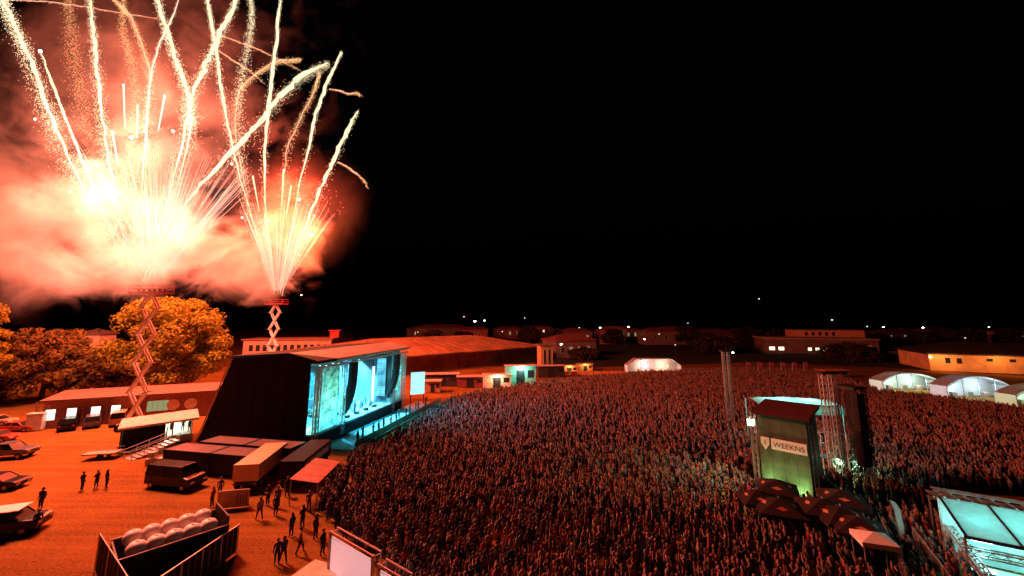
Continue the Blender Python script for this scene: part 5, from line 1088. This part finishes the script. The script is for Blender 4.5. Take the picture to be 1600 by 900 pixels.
# the crowd: the nearest 300 one by one, the rest as one mass
poly_px = [(700, 634), (770, 617), (880, 600), (1000, 589), (1150, 582), (1290, 586), (1378, 620), (1480, 632), (1600, 648), (1760, 675), (1760, 800), (1600, 776), (1448, 767), (1462, 800), (1500, 860), (1528, 905), (1545, 960), (540, 960), (598, 905), (520, 828), (500, 800), (512, 760), (560, 726), (640, 675)]
pg = np.array([tuple(P(*q))[:2] for q in poly_px])
def inside(X, Y, pg):
    r = np.zeros(len(X), bool); n = len(pg); j = n - 1
    for i in range(n):
        a, b = pg[i], pg[j]; c = ((a[1] > Y) != (b[1] > Y)) & (X < (b[0] - a[0]) * (Y - a[1]) / (b[1] - a[1] + 1e-9) + a[0]); r ^= c; j = i
    return r
sp = .75
gx, gy = np.meshgrid(np.arange(pg[:, 0].min(), pg[:, 0].max(), sp), np.arange(pg[:, 1].min(), pg[:, 1].max(), sp * .95))
gx[1::2] += sp / 2
X = gx.ravel() + rng.uniform(-.27, .27, gx.size); Y = gy.ravel() + rng.uniform(-.27, .27, gx.size)
ok = inside(X, Y, pg) & (rng.random(X.size) < .88 + .16 * np.sin(X * .31 + 2 * np.sin(Y * .17)) * np.sin(Y * .43 + X * .12))
loc_ = np.stack([X - SO.x, Y - SO.y], 1); cu, su_ = math.cos(srz), math.sin(srz); U = loc_[:, 0] * cu + loc_[:, 1] * su_; Wv = -loc_[:, 0] * su_ + loc_[:, 1] * cu
ok &= ~((Wv > -6.75) & (U > -1))
def clear_of(c, r): return (X - c.x) ** 2 + (Y - c.y) ** 2 > r * r
tc_ = (ta + tb) / 2
ok &= clear_of(tc_ + Vector((.9, 1.8, 0)), 3.2) & clear_of(P(1311, 752), 1.5) & clear_of(P(1347, 764), 1.6) & clear_of(P(1143, 668), 1.2) & clear_of(P(1299, 748), 1.4) & clear_of(P(1330, 752), 1.4) & clear_of(P(1374, 908), 1.5) & clear_of(P(1410, 868), .6)
def off_line(a, b, r):
    a, b = np.array(a[:2]), np.array(b[:2]); d = b - a; t_ = np.clip(((X - a[0]) * d[0] + (Y - a[1]) * d[1]) / (d @ d), 0, 1); return np.hypot(X - a[0] - t_ * d[0], Y - a[1] - t_ * d[1]) > r
ok &= off_line(P(516, 829, 2.7), P(584, 868, 2.7), 1.5) & off_line(P(591, 880, 2.7), P(632, 904, 2.7), 1.4)
X, Y = X[ok], Y[ok]
pxs = 800 + F_PX * X / (Y * _c - H * _s * 1.0); dist = np.hypot(X, Y)
vis = (np.abs(pxs - 800) < 795) & (P(800, 903).y < Y + .6)
idx = np.where(vis)[0]; near = set(idx[np.argsort(dist[idx])[:300]].tolist())
wts = {'black': 28, 'charcoal': 16, 'dark red': 14, 'navy': 9, 'grey': 9, 'white': 9, 'pink': 8, 'beige': 4, 'purple': 5, 'bright red': 5}
cols_ = list(wts); cw_ = list(wts.values()); pw = {'stand': 40, 'cheer': 6, 'phone': 13, 'fold': 18, 'clap': 17, 'wave': 6}
def zone(x):
    return ['beside the framed board', 'right of the framed board', 'at bottom centre', 'at bottom right centre', 'below the parasols', 'by the white gazebo'][min(5, max(0, int((x - 480) / 140)))]
for i in sorted(near):
    lg = random.random() < .4
    q = Vector((X[i], Y[i], 0)); co = random.choices(cols_, cw_)[0]; po = random.choices(list(pw), list(pw.values()))[0]
    person(po, q, face(q, stage_mid) + random.gauss(0, .3), co, '%s top, %s hair, %s: person in crowd %s' % (co, 'long' if lg else 'short', PT[po], zone(pxs[i])), 'nearest rows of the crowd', random.uniform(.9, 1.06), lg)
rest = np.array([i for i in range(len(X)) if i not in near])
src = bpy.data.collections.new('crowd_figures')
for k, po in enumerate(['stand', 'cheer', 'phone', 'fold', 'clap', 'wave', 'stand', 'clap']):
    me = body(po, 0, [SKIN, TOP_R, TR_R, SHOE, HAIR], .92 + .03 * k)
    bm = bmesh.new(); bm.from_mesh(me); nf = len(bm.faces); bm.from_mesh(HM[k % 2]); bm.faces.ensure_lookup_table()
    for f in bm.faces[nf:]: f.material_index = 4
    bm.to_mesh(me); bm.free(); o = bpy.data.objects.new('figure_%s_%d' % (po, k), me); src.objects.link(o)
cm = bpy.data.meshes.new('crowd'); cm.from_pydata([(X[i], Y[i], 0) for i in rest], [], [])
rot = np.array([math.atan2(stage_mid.y - Y[i], stage_mid.x - X[i]) for i in rest]) + rng.normal(0, .35, len(rest))
at = cm.attributes.new('turn', 'FLOAT', 'POINT'); at.data.foreach_set('value', rot.astype(np.float32)); at = cm.attributes.new('size', 'FLOAT', 'POINT'); at.data.foreach_set('value', np.clip(rng.normal(.99, .06, len(rest)), .82, 1.14).astype(np.float32))
at = cm.attributes.new('pick', 'INT', 'POINT'); at.data.foreach_set('value', rng.choice(8, len(rest), p=[.3, .04, .1, .16, .14, .04, .12, .1]).astype(np.int32))
co_ = bpy.data.objects.new('crowd', cm); C.objects.link(co_); tag(co_, 'vast dense crowd of people standing across the showground facing the stage', 'crowd', kind='stuff')
ng = bpy.data.node_groups.new('crowd_scatter', 'GeometryNodeTree'); ng.interface.new_socket('Geometry', in_out='INPUT', socket_type='NodeSocketGeometry'); ng.interface.new_socket('Geometry', in_out='OUTPUT', socket_type='NodeSocketGeometry')
gi = ng.nodes.new('NodeGroupInput'); go = ng.nodes.new('NodeGroupOutput'); ip = ng.nodes.new('GeometryNodeInstanceOnPoints'); ci_ = ng.nodes.new('GeometryNodeCollectionInfo'); ci_.inputs['Collection'].default_value = src; ci_.inputs['Separate Children'].default_value = True; ci_.inputs['Reset Children'].default_value = True
def na(nm, ty): q = ng.nodes.new('GeometryNodeInputNamedAttribute'); q.data_type = ty; q.inputs['Name'].default_value = nm; return q.outputs['Attribute']
cx_ = ng.nodes.new('ShaderNodeCombineXYZ'); cs_ = ng.nodes.new('ShaderNodeCombineXYZ'); l = ng.links.new
l(na('turn', 'FLOAT'), cx_.inputs[2])
sz = na('size', 'FLOAT'); [l(sz, cs_.inputs[k]) for k in range(3)]
l(gi.outputs[0], ip.inputs['Points']); l(ci_.outputs[0], ip.inputs['Instance']); ip.inputs['Pick Instance'].default_value = True; l(na('pick', 'INT'), ip.inputs['Instance Index'])
l(cx_.outputs[0], ip.inputs['Rotation']); l(cs_.outputs[0], ip.inputs['Scale']); l(ip.outputs[0], go.inputs[0])
md = co_.modifiers.new('scatter', 'NODES'); md.node_group = ng
print('crowd', len(X))
